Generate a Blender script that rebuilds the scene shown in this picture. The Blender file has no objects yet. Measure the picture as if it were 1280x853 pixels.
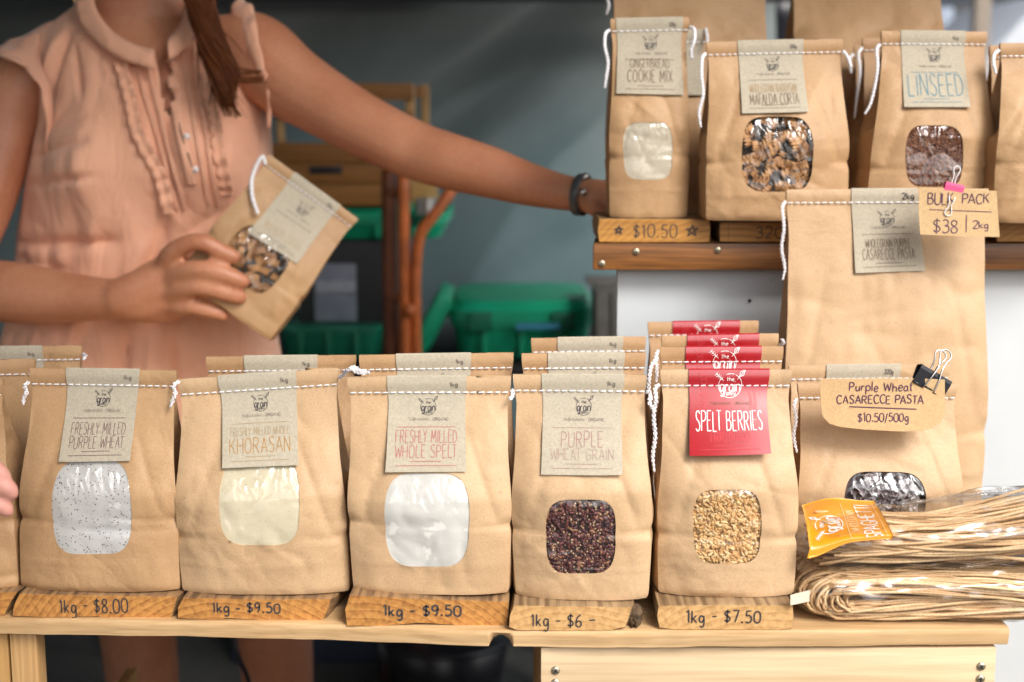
import bpy, bmesh, math, random
import numpy as np
from mathutils import Vector, Matrix, Euler, geometry
from mathutils.bvhtree import BVHTree
random.seed(7)
S = bpy.context.scene
COL = S.collection
R = math.radians
# ------------------------------------------------------------------ camera
CAMZ = 1.25; PITCH = math.atan(296.5/1778.0); FPX = 1778.0
cd = bpy.data.cameras.new('camera'); cam = bpy.data.objects.new('camera', cd); COL.objects.link(cam)
cam.location = (0, 0, CAMZ); cam.rotation_euler = (math.pi/2-PITCH, 0, 0)
cd.sensor_width = 36; cd.lens = FPX/1280*36; cd.clip_start = .05; cd.clip_end = 500
cd.dof.use_dof = True; cd.dof.focus_distance = 1.36; cd.dof.aperture_fstop = 4.2
S.camera = cam
# ------------------------------------------------------------------ sky, sun, exposure
SUN_EL, SUN_AZ = R(42), R(34)      # azimuth measured from straight behind the camera towards its right
w = bpy.data.worlds.new('World'); S.world = w; w.use_nodes = True
nt = w.node_tree; bg = nt.nodes['Background']
sky = nt.nodes.new('ShaderNodeTexSky'); sky.sky_type = 'NISHITA'; sky.sun_disc = False
sky.sun_elevation = SUN_EL; sky.sun_rotation = math.pi-SUN_AZ
sky.air_density = 1.0; sky.dust_density = 4.0; sky.ozone_density = 1.0
hsv = nt.nodes.new('ShaderNodeHueSaturation'); hsv.inputs['Saturation'].default_value = .45
nt.links.new(sky.outputs[0], hsv.inputs['Color']); nt.links.new(hsv.outputs[0], bg.inputs['Color'])
bg.inputs['Strength'].default_value = .15
sd = bpy.data.lights.new('sun', 'SUN'); sun = bpy.data.objects.new('sun', sd); COL.objects.link(sun)
sd.energy = 1.5; sd.angle = R(20); sd.color = (1, .975, .93)
sdir = Vector((math.sin(SUN_AZ)*math.cos(SUN_EL), -math.cos(SUN_AZ)*math.cos(SUN_EL), math.sin(SUN_EL)))
sun.rotation_euler = sdir.to_track_quat('Z', 'Y').to_euler()
S.view_settings.view_transform = 'Standard'; S.view_settings.look = 'None'
S.view_settings.exposure = 0.75; S.view_settings.gamma = 1
S.render.engine = 'CYCLES'
try:
    S.cycles.use_denoising = True; S.cycles.max_bounces = 10; S.cycles.transparent_max_bounces = 16
    S.cycles.caustics_reflective = False; S.cycles.caustics_refractive = False
    S.cycles.sample_clamp_indirect = 6
except Exception: pass
# ------------------------------------------------------------------ photo pixel <-> place
CT, ST = math.cos(PITCH), math.sin(PITCH)
def ray(px, py):
    a, b = (px-640)/FPX, (426.5-py)/FPX
    return Vector((a, CT+b*ST, -ST+b*CT))
def P(px, py, Y):
    d = ray(px, py); k = Y/d.y; return Vector((d.x*k, Y, CAMZ+d.z*k))
def PZ(px, py, z):
    d = ray(px, py); k = (z-CAMZ)/d.z; return Vector((d.x*k, d.y*k, z))
def proj(p):
    x, y, z = p[0], p[1], p[2]-CAMZ
    dep = y*CT-z*ST; up = y*ST+z*CT
    return 640+FPX*x/dep, 426.5-FPX*up/dep
# ------------------------------------------------------------------ mesh helpers
def link(name, me, mat, parent=None, smooth=True):
    o = bpy.data.objects.new(name, me); COL.objects.link(o)
    if mat is not None:
        for m in (mat if isinstance(mat, (list, tuple)) else [mat]): me.materials.append(m)
    if smooth:
        me.polygons.foreach_set('use_smooth', [True]*len(me.polygons))
    if parent is not None: o.parent = parent
    return o
def mk(name, V, F, mat, parent=None, smooth=True):
    me = bpy.data.meshes.new(name); me.from_pydata([tuple(v) for v in V], [], [tuple(f) for f in F]); me.update()
    return link(name, me, mat, parent, smooth)
def empty(name, loc=(0, 0, 0), rot=None):
    o = bpy.data.objects.new(name, None); COL.objects.link(o); o.location = loc; o.empty_display_size = .02
    if rot: o.rotation_euler = rot
    return o
def tag(o, label, cat, group=None):
    o['label'] = label; o['category'] = cat
    if group: o['group'] = group
    return o
def loc_to(o, org):      # move mesh data so that the object's origin sits at org
    org = Vector(org); o.data.transform(Matrix.Translation(-org)); o.location = org; return o
class MB:                # mesh accumulator
    def __init__(s): s.V = []; s.F = []; s.A = []
    def add(s, V, F, a=None):
        n = len(s.V); s.V += [tuple(v) for v in V]; s.F += [tuple(i+n for i in f) for f in F]
        if a is not None: s.A += [a]*len(V)
    def box(s, c, d, rot=None):
        c = Vector(c); hx, hy, hz = d[0]/2, d[1]/2, d[2]/2
        v = [Vector((x, y, z)) for x in (-hx, hx) for y in (-hy, hy) for z in (-hz, hz)]
        if rot is not None: v = [rot @ p for p in v]
        s.add([p+c for p in v], [(0, 1, 3, 2), (4, 6, 7, 5), (0, 4, 5, 1), (2, 3, 7, 6), (0, 2, 6, 4), (1, 5, 7, 3)])
    def tube(s, pts, r, n=8, cap=True, flat=1.0, up=None, a=None):
        pts = [Vector(p) for p in pts]; m = len(pts)
        rr = r if isinstance(r, (list, tuple)) else [r]*m
        V = []; pn = None
        for i in range(m):
            t = (pts[min(i+1, m-1)]-pts[max(i-1, 0)])
            if t.length < 1e-9: t = Vector((0, 0, 1))
            t.normalize()
            if pn is None:
                ref = Vector(up) if up is not None else (Vector((0, 0, 1)) if abs(t.z) < .9 else Vector((1, 0, 0)))
                pn = (ref-t*ref.dot(t)).normalized()
            else:
                pn = pn-t*pn.dot(t)
                pn = pn.normalized() if pn.length > 1e-6 else t.orthogonal().normalized()
            b = t.cross(pn)
            for k in range(n):
                a2 = 2*math.pi*k/n
                V.append(pts[i]+pn*math.cos(a2)*rr[i]*flat+b*math.sin(a2)*rr[i])
        F = [(i*n+k, i*n+(k+1) % n, (i+1)*n+(k+1) % n, (i+1)*n+k) for i in range(m-1) for k in range(n)]
        if cap:
            F.append(tuple(range(n-1, -1, -1))); F.append(tuple((m-1)*n+k for k in range(n)))
        s.add(V, F, a)
    def build(s, name, mat, parent=None, smooth=True, bevel=0, attr=False):
        o = mk(name, s.V, s.F, mat, parent, smooth)
        if bevel: bev(o, bevel)
        if attr and s.A:
            at = o.data.attributes.new('rnd', 'FLOAT', 'POINT'); at.data.foreach_set('value', s.A)
        return o
def bev(o, w, seg=2):
    bm = bmesh.new(); bm.from_mesh(o.data)
    es = [e for e in bm.edges if len(e.link_faces) == 2 and e.calc_face_angle(0) > .6]
    bmesh.ops.bevel(bm, geom=es, offset=w, segments=seg, affect='EDGES', profile=.6, clamp_overlap=True)
    bm.to_mesh(o.data); bm.free()
    me = o.data; me.polygons.foreach_set('use_smooth', [True]*len(me.polygons))
    try: me.set_sharp_from_angle(angle=R(35))
    except Exception: pass
def boxo(name, c, d, mat, parent=None, bevel=.002, rot=None):
    b = MB(); b.box(c, d, rot); return b.build(name, mat, parent, False, bevel)
def cat_rom(pts, n=6):
    pts = [np.array(p, float) for p in pts]
    if len(pts) < 3: return pts
    out = []; q = [2*pts[0]-pts[1]]+pts+[2*pts[-1]-pts[-2]]
    for i in range(1, len(q)-2):
        for k in range(n):
            t = k/n; a, b, c, d = q[i-1], q[i], q[i+1], q[i+2]
            out.append(.5*((2*b)+(-a+c)*t+(2*a-5*b+4*c-d)*t*t+(-a+3*b-3*c+d)*t**3))
    out.append(pts[-1]); return out
_T = np.random.RandomState(3).rand(256, 256)*2-1
def vn(x, y, seed=0):    # value noise
    x = np.asarray(x, float)+seed*17.31; y = np.asarray(y, float)+seed*9.77
    xi = np.floor(x).astype(int); yi = np.floor(y).astype(int); fx = x-xi; fy = y-yi
    fx = fx*fx*(3-2*fx); fy = fy*fy*(3-2*fy)
    a = _T[xi % 256, yi % 256]; b = _T[(xi+1) % 256, yi % 256]; c = _T[xi % 256, (yi+1) % 256]; d = _T[(xi+1) % 256, (yi+1) % 256]
    return (a*(1-fx)+b*fx)*(1-fy)+(c*(1-fx)+d*fx)*fy
def sst(a, b, x):
    t = np.clip((np.asarray(x, float)-a)/(b-a), 0, 1); return t*t*(3-2*t)
# ------------------------------------------------------------------ materials
def newmat(name):
    m = bpy.data.materials.new(name); m.use_nodes = True; nt = m.node_tree
    return m, nt, nt.nodes['Principled BSDF']
def N(nt, t, **kw):
    n = nt.nodes.new(t)
    for k, v in kw.items():
        if k in n.inputs: n.inputs[k].default_value = v
        else: setattr(n, k, v)
    return n
def coords(nt, scale=(1, 1, 1), which='Object', rot=(0, 0, 0)):
    tc = N(nt, 'ShaderNodeTexCoord'); mp = N(nt, 'ShaderNodeMapping')
    mp.inputs['Scale'].default_value = scale; mp.inputs['Rotation'].default_value = rot
    nt.links.new(tc.outputs[which], mp.inputs['Vector']); return mp.outputs[0]
def ramp(nt, fac, stops):
    r = N(nt, 'ShaderNodeValToRGB'); e = r.color_ramp.elements
    while len(e) > len(stops): e.remove(e[-1])
    while len(e) < len(stops): e.new(.5)
    for i, (p, c) in enumerate(stops): e[i].position = p; e[i].color = (*c, 1) if len(c) == 3 else c
    nt.links.new(fac, r.inputs[0]); return r.outputs[0]
def mixc(nt, fac, a, b, mode='MIX'):
    m = N(nt, 'ShaderNodeMix', data_type='RGBA', blend_type=mode)
    for sock, v in ((m.inputs[0], fac), (m.inputs[6], a), (m.inputs[7], b)):
        if hasattr(v, 'node'): nt.links.new(v, sock)
        elif isinstance(v, (int, float)): sock.default_value = v
        else: sock.default_value = (*v, 1)
    return m.outputs[2]
def bump(nt, bs, h, strength=.3, dist=.001, prev=None):
    b = N(nt, 'ShaderNodeBump', Strength=strength, Distance=dist); nt.links.new(h, b.inputs['Height'])
    if prev is not None: nt.links.new(prev, b.inputs['Normal'])
    nt.links.new(b.outputs[0], bs.inputs['Normal']); return b.outputs[0]
def simple(name, col, rough=.6, metal=0, noise=.12, nscale=40, spec=.5, bumpd=0, coat=0, sheen=0):
    m, nt, b = newmat(name)
    n = N(nt, 'ShaderNodeTexNoise', Scale=nscale, Detail=4.0); nt.links.new(coords(nt), n.inputs['Vector'])
    c = ramp(nt, n.outputs[0], [(.3, tuple(x*(1-noise) for x in col)), (.7, tuple(min(1, x*(1+noise)) for x in col))])
    nt.links.new(c, b.inputs['Base Color']); b.inputs['Roughness'].default_value = rough
    b.inputs['Metallic'].default_value = metal; b.inputs['Specular IOR Level'].default_value = spec
    b.inputs['Coat Weight'].default_value = coat; b.inputs['Sheen Weight'].default_value = sheen
    if bumpd: bump(nt, b, n.outputs[0], .5, bumpd)
    return m
def kraft(name, c1, c2, spec=.35, crump=1.0):
    m, nt, b = newmat(name); v = coords(nt)
    oi = N(nt, 'ShaderNodeObjectInfo')
    add = N(nt, 'ShaderNodeVectorMath', operation='ADD'); sc = N(nt, 'ShaderNodeVectorMath', operation='SCALE')
    cx = N(nt, 'ShaderNodeCombineXYZ')
    for i in range(3): nt.links.new(oi.outputs['Random'], cx.inputs[i])
    nt.links.new(cx.outputs[0], sc.inputs[0]); sc.inputs['Scale'].default_value = 7.0
    nt.links.new(v, add.inputs[0]); nt.links.new(sc.outputs[0], add.inputs[1]); v = add.outputs[0]
    n1 = N(nt, 'ShaderNodeTexNoise', Scale=14.0, Detail=6.0); nt.links.new(v, n1.inputs['Vector'])
    n2 = N(nt, 'ShaderNodeTexNoise', Scale=650.0, Detail=3.0); nt.links.new(v, n2.inputs['Vector'])
    n4 = N(nt, 'ShaderNodeTexNoise', Scale=140.0, Detail=5.0, Roughness=.7); nt.links.new(v, n4.inputs['Vector'])
    c = ramp(nt, n1.outputs[0], [(.3, c1), (.7, c2)])
    c = mixc(nt, .20, c, ramp(nt, n2.outputs[0], [(.3, tuple(x*.6 for x in c1)), (.7, tuple(min(1, x*1.25) for x in c2))]))
    sp = ramp(nt, n4.outputs[0], [(.27, (.72, .72, .72)), (.36, (1, 1, 1))])
    c = mixc(nt, 1.0, c, sp, 'MULTIPLY')
    nt.links.new(c, b.inputs['Base Color']); b.inputs['Roughness'].default_value = .52
    b.inputs['Specular IOR Level'].default_value = spec
    # crumple: distorted cells plus fibre
    nd = N(nt, 'ShaderNodeTexNoise', Scale=10.0, Detail=3.0); nt.links.new(v, nd.inputs['Vector'])
    dm = mixc(nt, .06, v, nd.outputs[1])
    vo = N(nt, 'ShaderNodeTexVoronoi', Scale=16.0, feature='F1'); nt.links.new(dm, vo.inputs['Vector'])
    vo2 = N(nt, 'ShaderNodeTexVoronoi', Scale=34.0, feature='F1'); nt.links.new(dm, vo2.inputs['Vector'])
    # crumpling: angular cells, patchy and of two sizes
    pn = N(nt, 'ShaderNodeTexNoise', Scale=6.0, Detail=2.0); nt.links.new(v, pn.inputs['Vector']); pf = ramp(nt, pn.outputs[0], [(.42, (.08, .08, .08)), (.68, (1, 1, 1))])
    hs = []
    for sc_, k_ in ((13.0, 1.0), (31.0, .42), (75.0, .14)):
        ve = N(nt, 'ShaderNodeTexVoronoi', Scale=sc_, feature='DISTANCE_TO_EDGE'); nt.links.new(dm, ve.inputs['Vector'])
        mm = N(nt, 'ShaderNodeMath', operation='MULTIPLY'); nt.links.new(ve.outputs['Distance'], mm.inputs[0]); mm.inputs[1].default_value = k_; hs.append(mm.outputs[0])
    ad = N(nt, 'ShaderNodeMath', operation='ADD'); nt.links.new(hs[0], ad.inputs[0]); nt.links.new(hs[1], ad.inputs[1])
    ad2 = N(nt, 'ShaderNodeMath', operation='ADD'); nt.links.new(ad.outputs[0], ad2.inputs[0]); nt.links.new(hs[2], ad2.inputs[1])
    mp_ = N(nt, 'ShaderNodeMath', operation='MULTIPLY'); nt.links.new(ad2.outputs[0], mp_.inputs[0]); nt.links.new(pf, mp_.inputs[1])
    b1 = bump(nt, b, vo.outputs['Distance'], .10*crump, .02)
    b2 = bump(nt, b, mp_.outputs[0], .30*crump, .020, b1)
    b3 = bump(nt, b, n1.outputs[0], .25*crump, .006, b2)
    bump(nt, b, n2.outputs[0], .30, .0004, b3)
    return m
def wood(name, light, dark, axis=0, scale=1.0, rough=.55, rings=False, weather=None, coat=0, contrast=(.35, .65)):
    m, nt, b = newmat(name)
    st = [34, 34, 34]; st[axis] = 1.6
    v = coords(nt, tuple(s*scale for s in st))
    nd = N(nt, 'ShaderNodeTexNoise', Scale=1.0, Detail=8.0, Roughness=.65, Distortion=.6); nt.links.new(v, nd.inputs['Vector'])
    st2 = [240, 240, 240]; st2[axis] = 8
    v2 = coords(nt, tuple(s*scale for s in st2)); nf = N(nt, 'ShaderNodeTexNoise', Scale=1.0, Detail=4.0); nt.links.new(v2, nf.inputs['Vector'])
    c = ramp(nt, nd.outputs[0], [(contrast[0], dark), (contrast[1], light)])
    h = nd.outputs[0]
    if rings:   # end grain: arcs of growth rings, radial checks
        oi = N(nt, 'ShaderNodeObjectInfo'); tc = N(nt, 'ShaderNodeTexCoord')
        mp = N(nt, 'ShaderNodeMapping'); nt.links.new(tc.outputs['Object'], mp.inputs['Vector'])
        cx = N(nt, 'ShaderNodeCombineXYZ'); ml = N(nt, 'ShaderNodeMath', operation='MULTIPLY_ADD'); ml.inputs[1].default_value = .30; ml.inputs[2].default_value = -.15
        nt.links.new(oi.outputs['Random'], ml.inputs[0]); nt.links.new(ml.outputs[0], cx.inputs[0]); cx.inputs[2].default_value = .13
        nt.links.new(cx.outputs[0], mp.inputs['Location'])
        n0 = N(nt, 'ShaderNodeTexNoise', Scale=9.0, Detail=3.0); nt.links.new(tc.outputs['Object'], n0.inputs['Vector'])
        dv = mixc(nt, .008, mp.outputs[0], n0.outputs[1])
        wv = N(nt, 'ShaderNodeTexWave', wave_type='RINGS', rings_direction='Y', wave_profile='SAW', Scale=46.0, Distortion=1.0, Detail=3.0)
        wv.inputs['Detail Scale'].default_value = 2.0
        nt.links.new(dv, wv.inputs['Vector'])
        c = mixc(nt, .75, c, ramp(nt, wv.outputs[0], [(.0, light), (.6, tuple(.6*x+.4*y for x, y in zip(light, dark))), (.93, dark), (1, light)]))
        vc = coords(nt, (150, 3, 9)); nc = N(nt, 'ShaderNodeTexNoise', Scale=1.0, Detail=2.0, Distortion=.3); nt.links.new(vc, nc.inputs['Vector'])
        ck = ramp(nt, nc.outputs[0], [(.245, (.12, .10, .08)), (.285, (1, 1, 1))])
        c = mixc(nt, .8, c, ck, 'MULTIPLY'); h = wv.outputs[0]
        # the sawn front is fresh, top and flanks are weathered timber
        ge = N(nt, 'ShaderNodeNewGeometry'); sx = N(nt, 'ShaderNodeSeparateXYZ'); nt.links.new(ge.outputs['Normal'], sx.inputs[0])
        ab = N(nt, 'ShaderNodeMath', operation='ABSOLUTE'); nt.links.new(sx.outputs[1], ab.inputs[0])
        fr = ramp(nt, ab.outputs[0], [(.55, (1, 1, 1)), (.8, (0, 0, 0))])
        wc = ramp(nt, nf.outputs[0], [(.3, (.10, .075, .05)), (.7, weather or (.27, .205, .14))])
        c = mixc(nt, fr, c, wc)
    c = mixc(nt, .35, c, ramp(nt, nf.outputs[0], [(.35, tuple(x*.62 for x in dark)), (.6, light)]))
    n3 = N(nt, 'ShaderNodeTexNoise', Scale=3.0*scale, Detail=5.0); nt.links.new(coords(nt), n3.inputs['Vector'])
    c = mixc(nt, .5, c, mixc(nt, 1.0, c, ramp(nt, n3.outputs[0], [(.3, (.62, .58, .52)), (.65, (1, 1, 1))]), 'MULTIPLY'))
    nt.links.new(c, b.inputs['Base Color']); b.inputs['Roughness'].default_value = rough
    b.inputs['Coat Weight'].default_value = coat; b.inputs['Coat Roughness'].default_value = .35
    p = bump(nt, b, nf.outputs[0], .5, .0006); bump(nt, b, h, .35, .0008, p)
    return m
def card(name, col, spk=.35):
    m, nt, b = newmat(name); v = coords(nt)
    n = N(nt, 'ShaderNodeTexNoise', Scale=420.0, Detail=4.0, Roughness=.7); nt.links.new(v, n.inputs['Vector'])
    n2 = N(nt, 'ShaderNodeTexNoise', Scale=60.0, Detail=4.0); nt.links.new(v, n2.inputs['Vector'])
    vo = N(nt, 'ShaderNodeTexVoronoi', Scale=260.0); nt.links.new(v, vo.inputs['Vector'])
    c = ramp(nt, n.outputs[0], [(.3, tuple(x*.80 for x in col)), (.6, col), (.8, tuple(min(1, x*1.12) for x in col))])
    c = mixc(nt, 1.0, c, ramp(nt, n2.outputs[0], [(.3, (.93, .93, .93)), (.7, (1, 1, 1))]), 'MULTIPLY')
    c = mixc(nt, spk, c, mixc(nt, 1.0, c, ramp(nt, vo.outputs['Distance'], [(.05, (.45, .40, .33)), (.11, (1, 1, 1))]), 'MULTIPLY'))
    nt.links.new(c, b.inputs['Base Color']); b.inputs['Roughness'].default_value = .7; b.inputs['Specular IOR Level'].default_value = .25
    bump(nt, b, n.outputs[0], .25, .0003); return m
def film(name, k=1.6, base=.02, rough=.05, tint=(1, 1, 1)):
    m, nt, b = newmat(name); nt.nodes.remove(b); out = nt.nodes['Material Output']
    tr = N(nt, 'ShaderNodeBsdfTransparent'); tr.inputs[0].default_value = (*[.97*x for x in tint], 1)
    gl = N(nt, 'ShaderNodeBsdfGlossy'); gl.inputs['Roughness'].default_value = rough
    fr = N(nt, 'ShaderNodeLayerWeight', Blend=.5); pw = N(nt, 'ShaderNodeMath', operation='POWER'); pw.inputs[1].default_value = 4.0
    nt.links.new(fr.outputs['Facing'], pw.inputs[0]); ml = N(nt, 'ShaderNodeMath', operation='MULTIPLY_ADD'); ml.use_clamp = True
    ml.inputs[1].default_value = .55; ml.inputs[2].default_value = base+.04*k; nt.links.new(pw.outputs[0], ml.inputs[0])
    mx = N(nt, 'ShaderNodeMixShader'); nt.links.new(ml.outputs[0], mx.inputs[0]); nt.links.new(tr.outputs[0], mx.inputs[1]); nt.links.new(gl.outputs[0], mx.inputs[2])
    n = N(nt, 'ShaderNodeTexNoise', Scale=120.0, Detail=3.0); nt.links.new(coords(nt), n.inputs['Vector'])
    bp = N(nt, 'ShaderNodeBump', Strength=.12, Distance=.002); nt.links.new(n.outputs[0], bp.inputs['Height']); nt.links.new(bp.outputs[0], gl.inputs['Normal'])
    nt.links.new(mx.outputs[0], out.inputs[0]); return m
def attrmat(name, stops, rough=.45, spec=.5, sss=0, bumpd=.0):
    m, nt, b = newmat(name); a = N(nt, 'ShaderNodeAttribute', attribute_name='rnd')
    c = ramp(nt, a.outputs['Fac'], stops)
    n = N(nt, 'ShaderNodeTexNoise', Scale=500.0, Detail=3.0); nt.links.new(coords(nt), n.inputs['Vector'])
    c = mixc(nt, 1.0, c, ramp(nt, n.outputs[0], [(.3, (.75, .72, .7)), (.65, (1, 1, 1))]), 'MULTIPLY')
    nt.links.new(c, b.inputs['Base Color']); b.inputs['Roughness'].default_value = rough; b.inputs['Specular IOR Level'].default_value = spec
    bump(nt, b, n.outputs[0], .3, .0004)
    return m
def speck(name, base, spots, scale=300, th=.16, fine=None):
    m, nt, b = newmat(name); v = coords(nt)
    vo = N(nt, 'ShaderNodeTexVoronoi', Scale=scale); vo.inputs['Randomness'].default_value = 1
    nd = N(nt, 'ShaderNodeTexNoise', Scale=90.0, Detail=4.0); nt.links.new(v, nd.inputs['Vector'])
    dv = mixc(nt, .003, v, nd.outputs[1]); nt.links.new(dv, vo.inputs['Vector'])
    vs = N(nt, 'ShaderNodeSeparateColor'); nt.links.new(vo.outputs['Color'], vs.inputs[0])
    # only some of the cells carry a fleck, of uneven size
    ml = N(nt, 'ShaderNodeMath', operation='MULTIPLY_ADD'); nt.links.new(vs.outputs[0], ml.inputs[0]); ml.inputs[1].default_value = th*5.0; ml.inputs[2].default_value = -th*2.6
    lt = N(nt, 'ShaderNodeMath', operation='LESS_THAN'); nt.links.new(vo.outputs['Distance'], lt.inputs[0]); nt.links.new(ml.outputs[0], lt.inputs[1])
    vo2 = N(nt, 'ShaderNodeTexVoronoi', Scale=scale*2.3); nt.links.new(dv, vo2.inputs['Vector'])
    l2 = N(nt, 'ShaderNodeMath', operation='LESS_THAN'); nt.links.new(vo2.outputs['Distance'], l2.inputs[0]); l2.inputs[1].default_value = th*1.05
    c = ramp(nt, nd.outputs[0], [(.3, tuple(x*.93 for x in base)), (.7, base)])
    c = mixc(nt, l2.outputs[0], c, tuple(.55*x+.45*y for x, y in zip(base, spots)))
    c = mixc(nt, lt.outputs[0], c, spots)
    nt.links.new(c, b.inputs['Base Color']); b.inputs['Roughness'].default_value = .85
    bump(nt, b, nd.outputs[0], .3, .002); return m
M = {}
M['kraft'] = kraft('kraft_paper', (.395, .230, .112), (.510, .317, .163))
M['kraft_pale'] = kraft('kraft_paper_smooth', (.465, .298, .162), (.570, .385, .222), crump=.8)  # paler kraft with weaker crumple
M['label'] = card('grey_beige_card', (.485, .425, .325))
M['buff'] = card('buff_card', (.62, .415, .215), .06)
def redmat(name, col, col2):
    m, nt, b = newmat(name); n = N(nt, 'ShaderNodeTexNoise', Scale=30.0, Detail=3.0); nt.links.new(coords(nt), n.inputs['Vector'])
    nt.links.new(ramp(nt, n.outputs[0], [(.3, col), (.7, col2)]), b.inputs['Base Color'])
    b.inputs['Roughness'].default_value = .30; b.inputs['Specular IOR Level'].default_value = .8; b.inputs['Coat Weight'].default_value = .9; b.inputs['Coat Roughness'].default_value = .2
    bump(nt, b, n.outputs[0], .12, .002); return m
M['red'] = redmat('glossy_red_label', (.36, .006, .014), (.42, .010, .018))
M['red_pale'] = simple('pale_red_print', (.56, .06, .07), .3)
M['orange'] = redmat('glossy_orange_label', (.80, .30, .010), (.86, .35, .015))
M['orange_pale'] = simple('pale_orange_print', (.90, .62, .30), .35)
M['film'] = film('window_film', 1.0, .05, .08)
M['wrap'] = film('cellophane', 1.0, .05, .08)
def ink(name, c, r=.6): return simple(name, c, r, 0, .1, 200)
M['ink'] = ink('black_ink', (.045, .038, .038)); M['ink_soft'] = ink('soft_grey_ink', (.13, .11, .09))
M['ink_purple'] = ink('purple_brown_ink', (.15, .065, .07)); M['ink_gold'] = ink('gold_ink', (.40, .20, .04))
M['ink_goldpale'] = ink('pale_gold_ink', (.36, .25, .13)); M['ink_pink'] = ink('pink_red_ink', (.42, .11, .10))
M['ink_rosy'] = ink('dusky_rose_ink', (.33, .14, .15)); M['ink_rosepale'] = ink('pale_rose_ink', (.36, .22, .19))
M['ink_teal'] = ink('teal_ink', (.04, .19, .26)); M['ink_white'] = ink('white_print', (.85, .83, .80), .35)
M['ink_brown'] = ink('brown_ink', (.14, .085, .045)); M['ink_violet'] = ink('violet_marker', (.085, .022, .060))
M['thread'] = simple('white_thread', (.80, .78, .80), .8, 0, .12, 900, .2)
M['block'] = wood('sawn_end_grain', (.62, .30, .080), (.27, .088, .018), 1, 1.0, .5, True)
M['block_pale'] = wood('pale_sawn_end_grain', (.70, .43, .185), (.47, .235, .075), 1, 1.0, .55, True)
M['block_honey'] = wood('honey_sawn_end_grain', (.60, .30, .06), (.33, .12, .018), 0, 1.0, .5, True, coat=.2)
M['pine'] = wood('pine_board', (.76, .52, .28), (.56, .33, .14), 0, 1.0, .55)
M['pine_pale'] = wood('pale_pine_board', (.80, .61, .39), (.66, .455, .25), 0, .7, .55, contrast=(.3, .6))
M['pine_v'] = wood('upright_pine_board', (.60, .37, .16), (.42, .22, .08), 2, 1.0, .55)
M['stain'] = wood('dark_stained_board', (.33, .13, .030), (.055, .018, .006), 0, 1.6, .42, coat=.2, contrast=(.40, .60))
M['crate'] = wood('brown_crate_wood', (.34, .145, .026), (.20, .075, .013), 0, .6, .6)
M['crate_pale'] = wood('pale_crate_wood', (.60, .36, .13), (.40, .20, .06), 2, .6, .6)
M['metal'] = simple('steel', (.62, .60, .58), .28, 1.0, .1, 60)
M['screw'] = simple('zinc_screw', (.52, .45, .32), .35, .9, .25, 600)
M['pink'] = simple('pink_enamel', (.80, .115, .27), .35, 0, .05)
M['white_wire'] = simple('white_wire', (.80, .78, .76), .35, .1, .04)
M['black'] = simple('black_enamel', (.012, .012, .016), .32, 0, .1)
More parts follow.
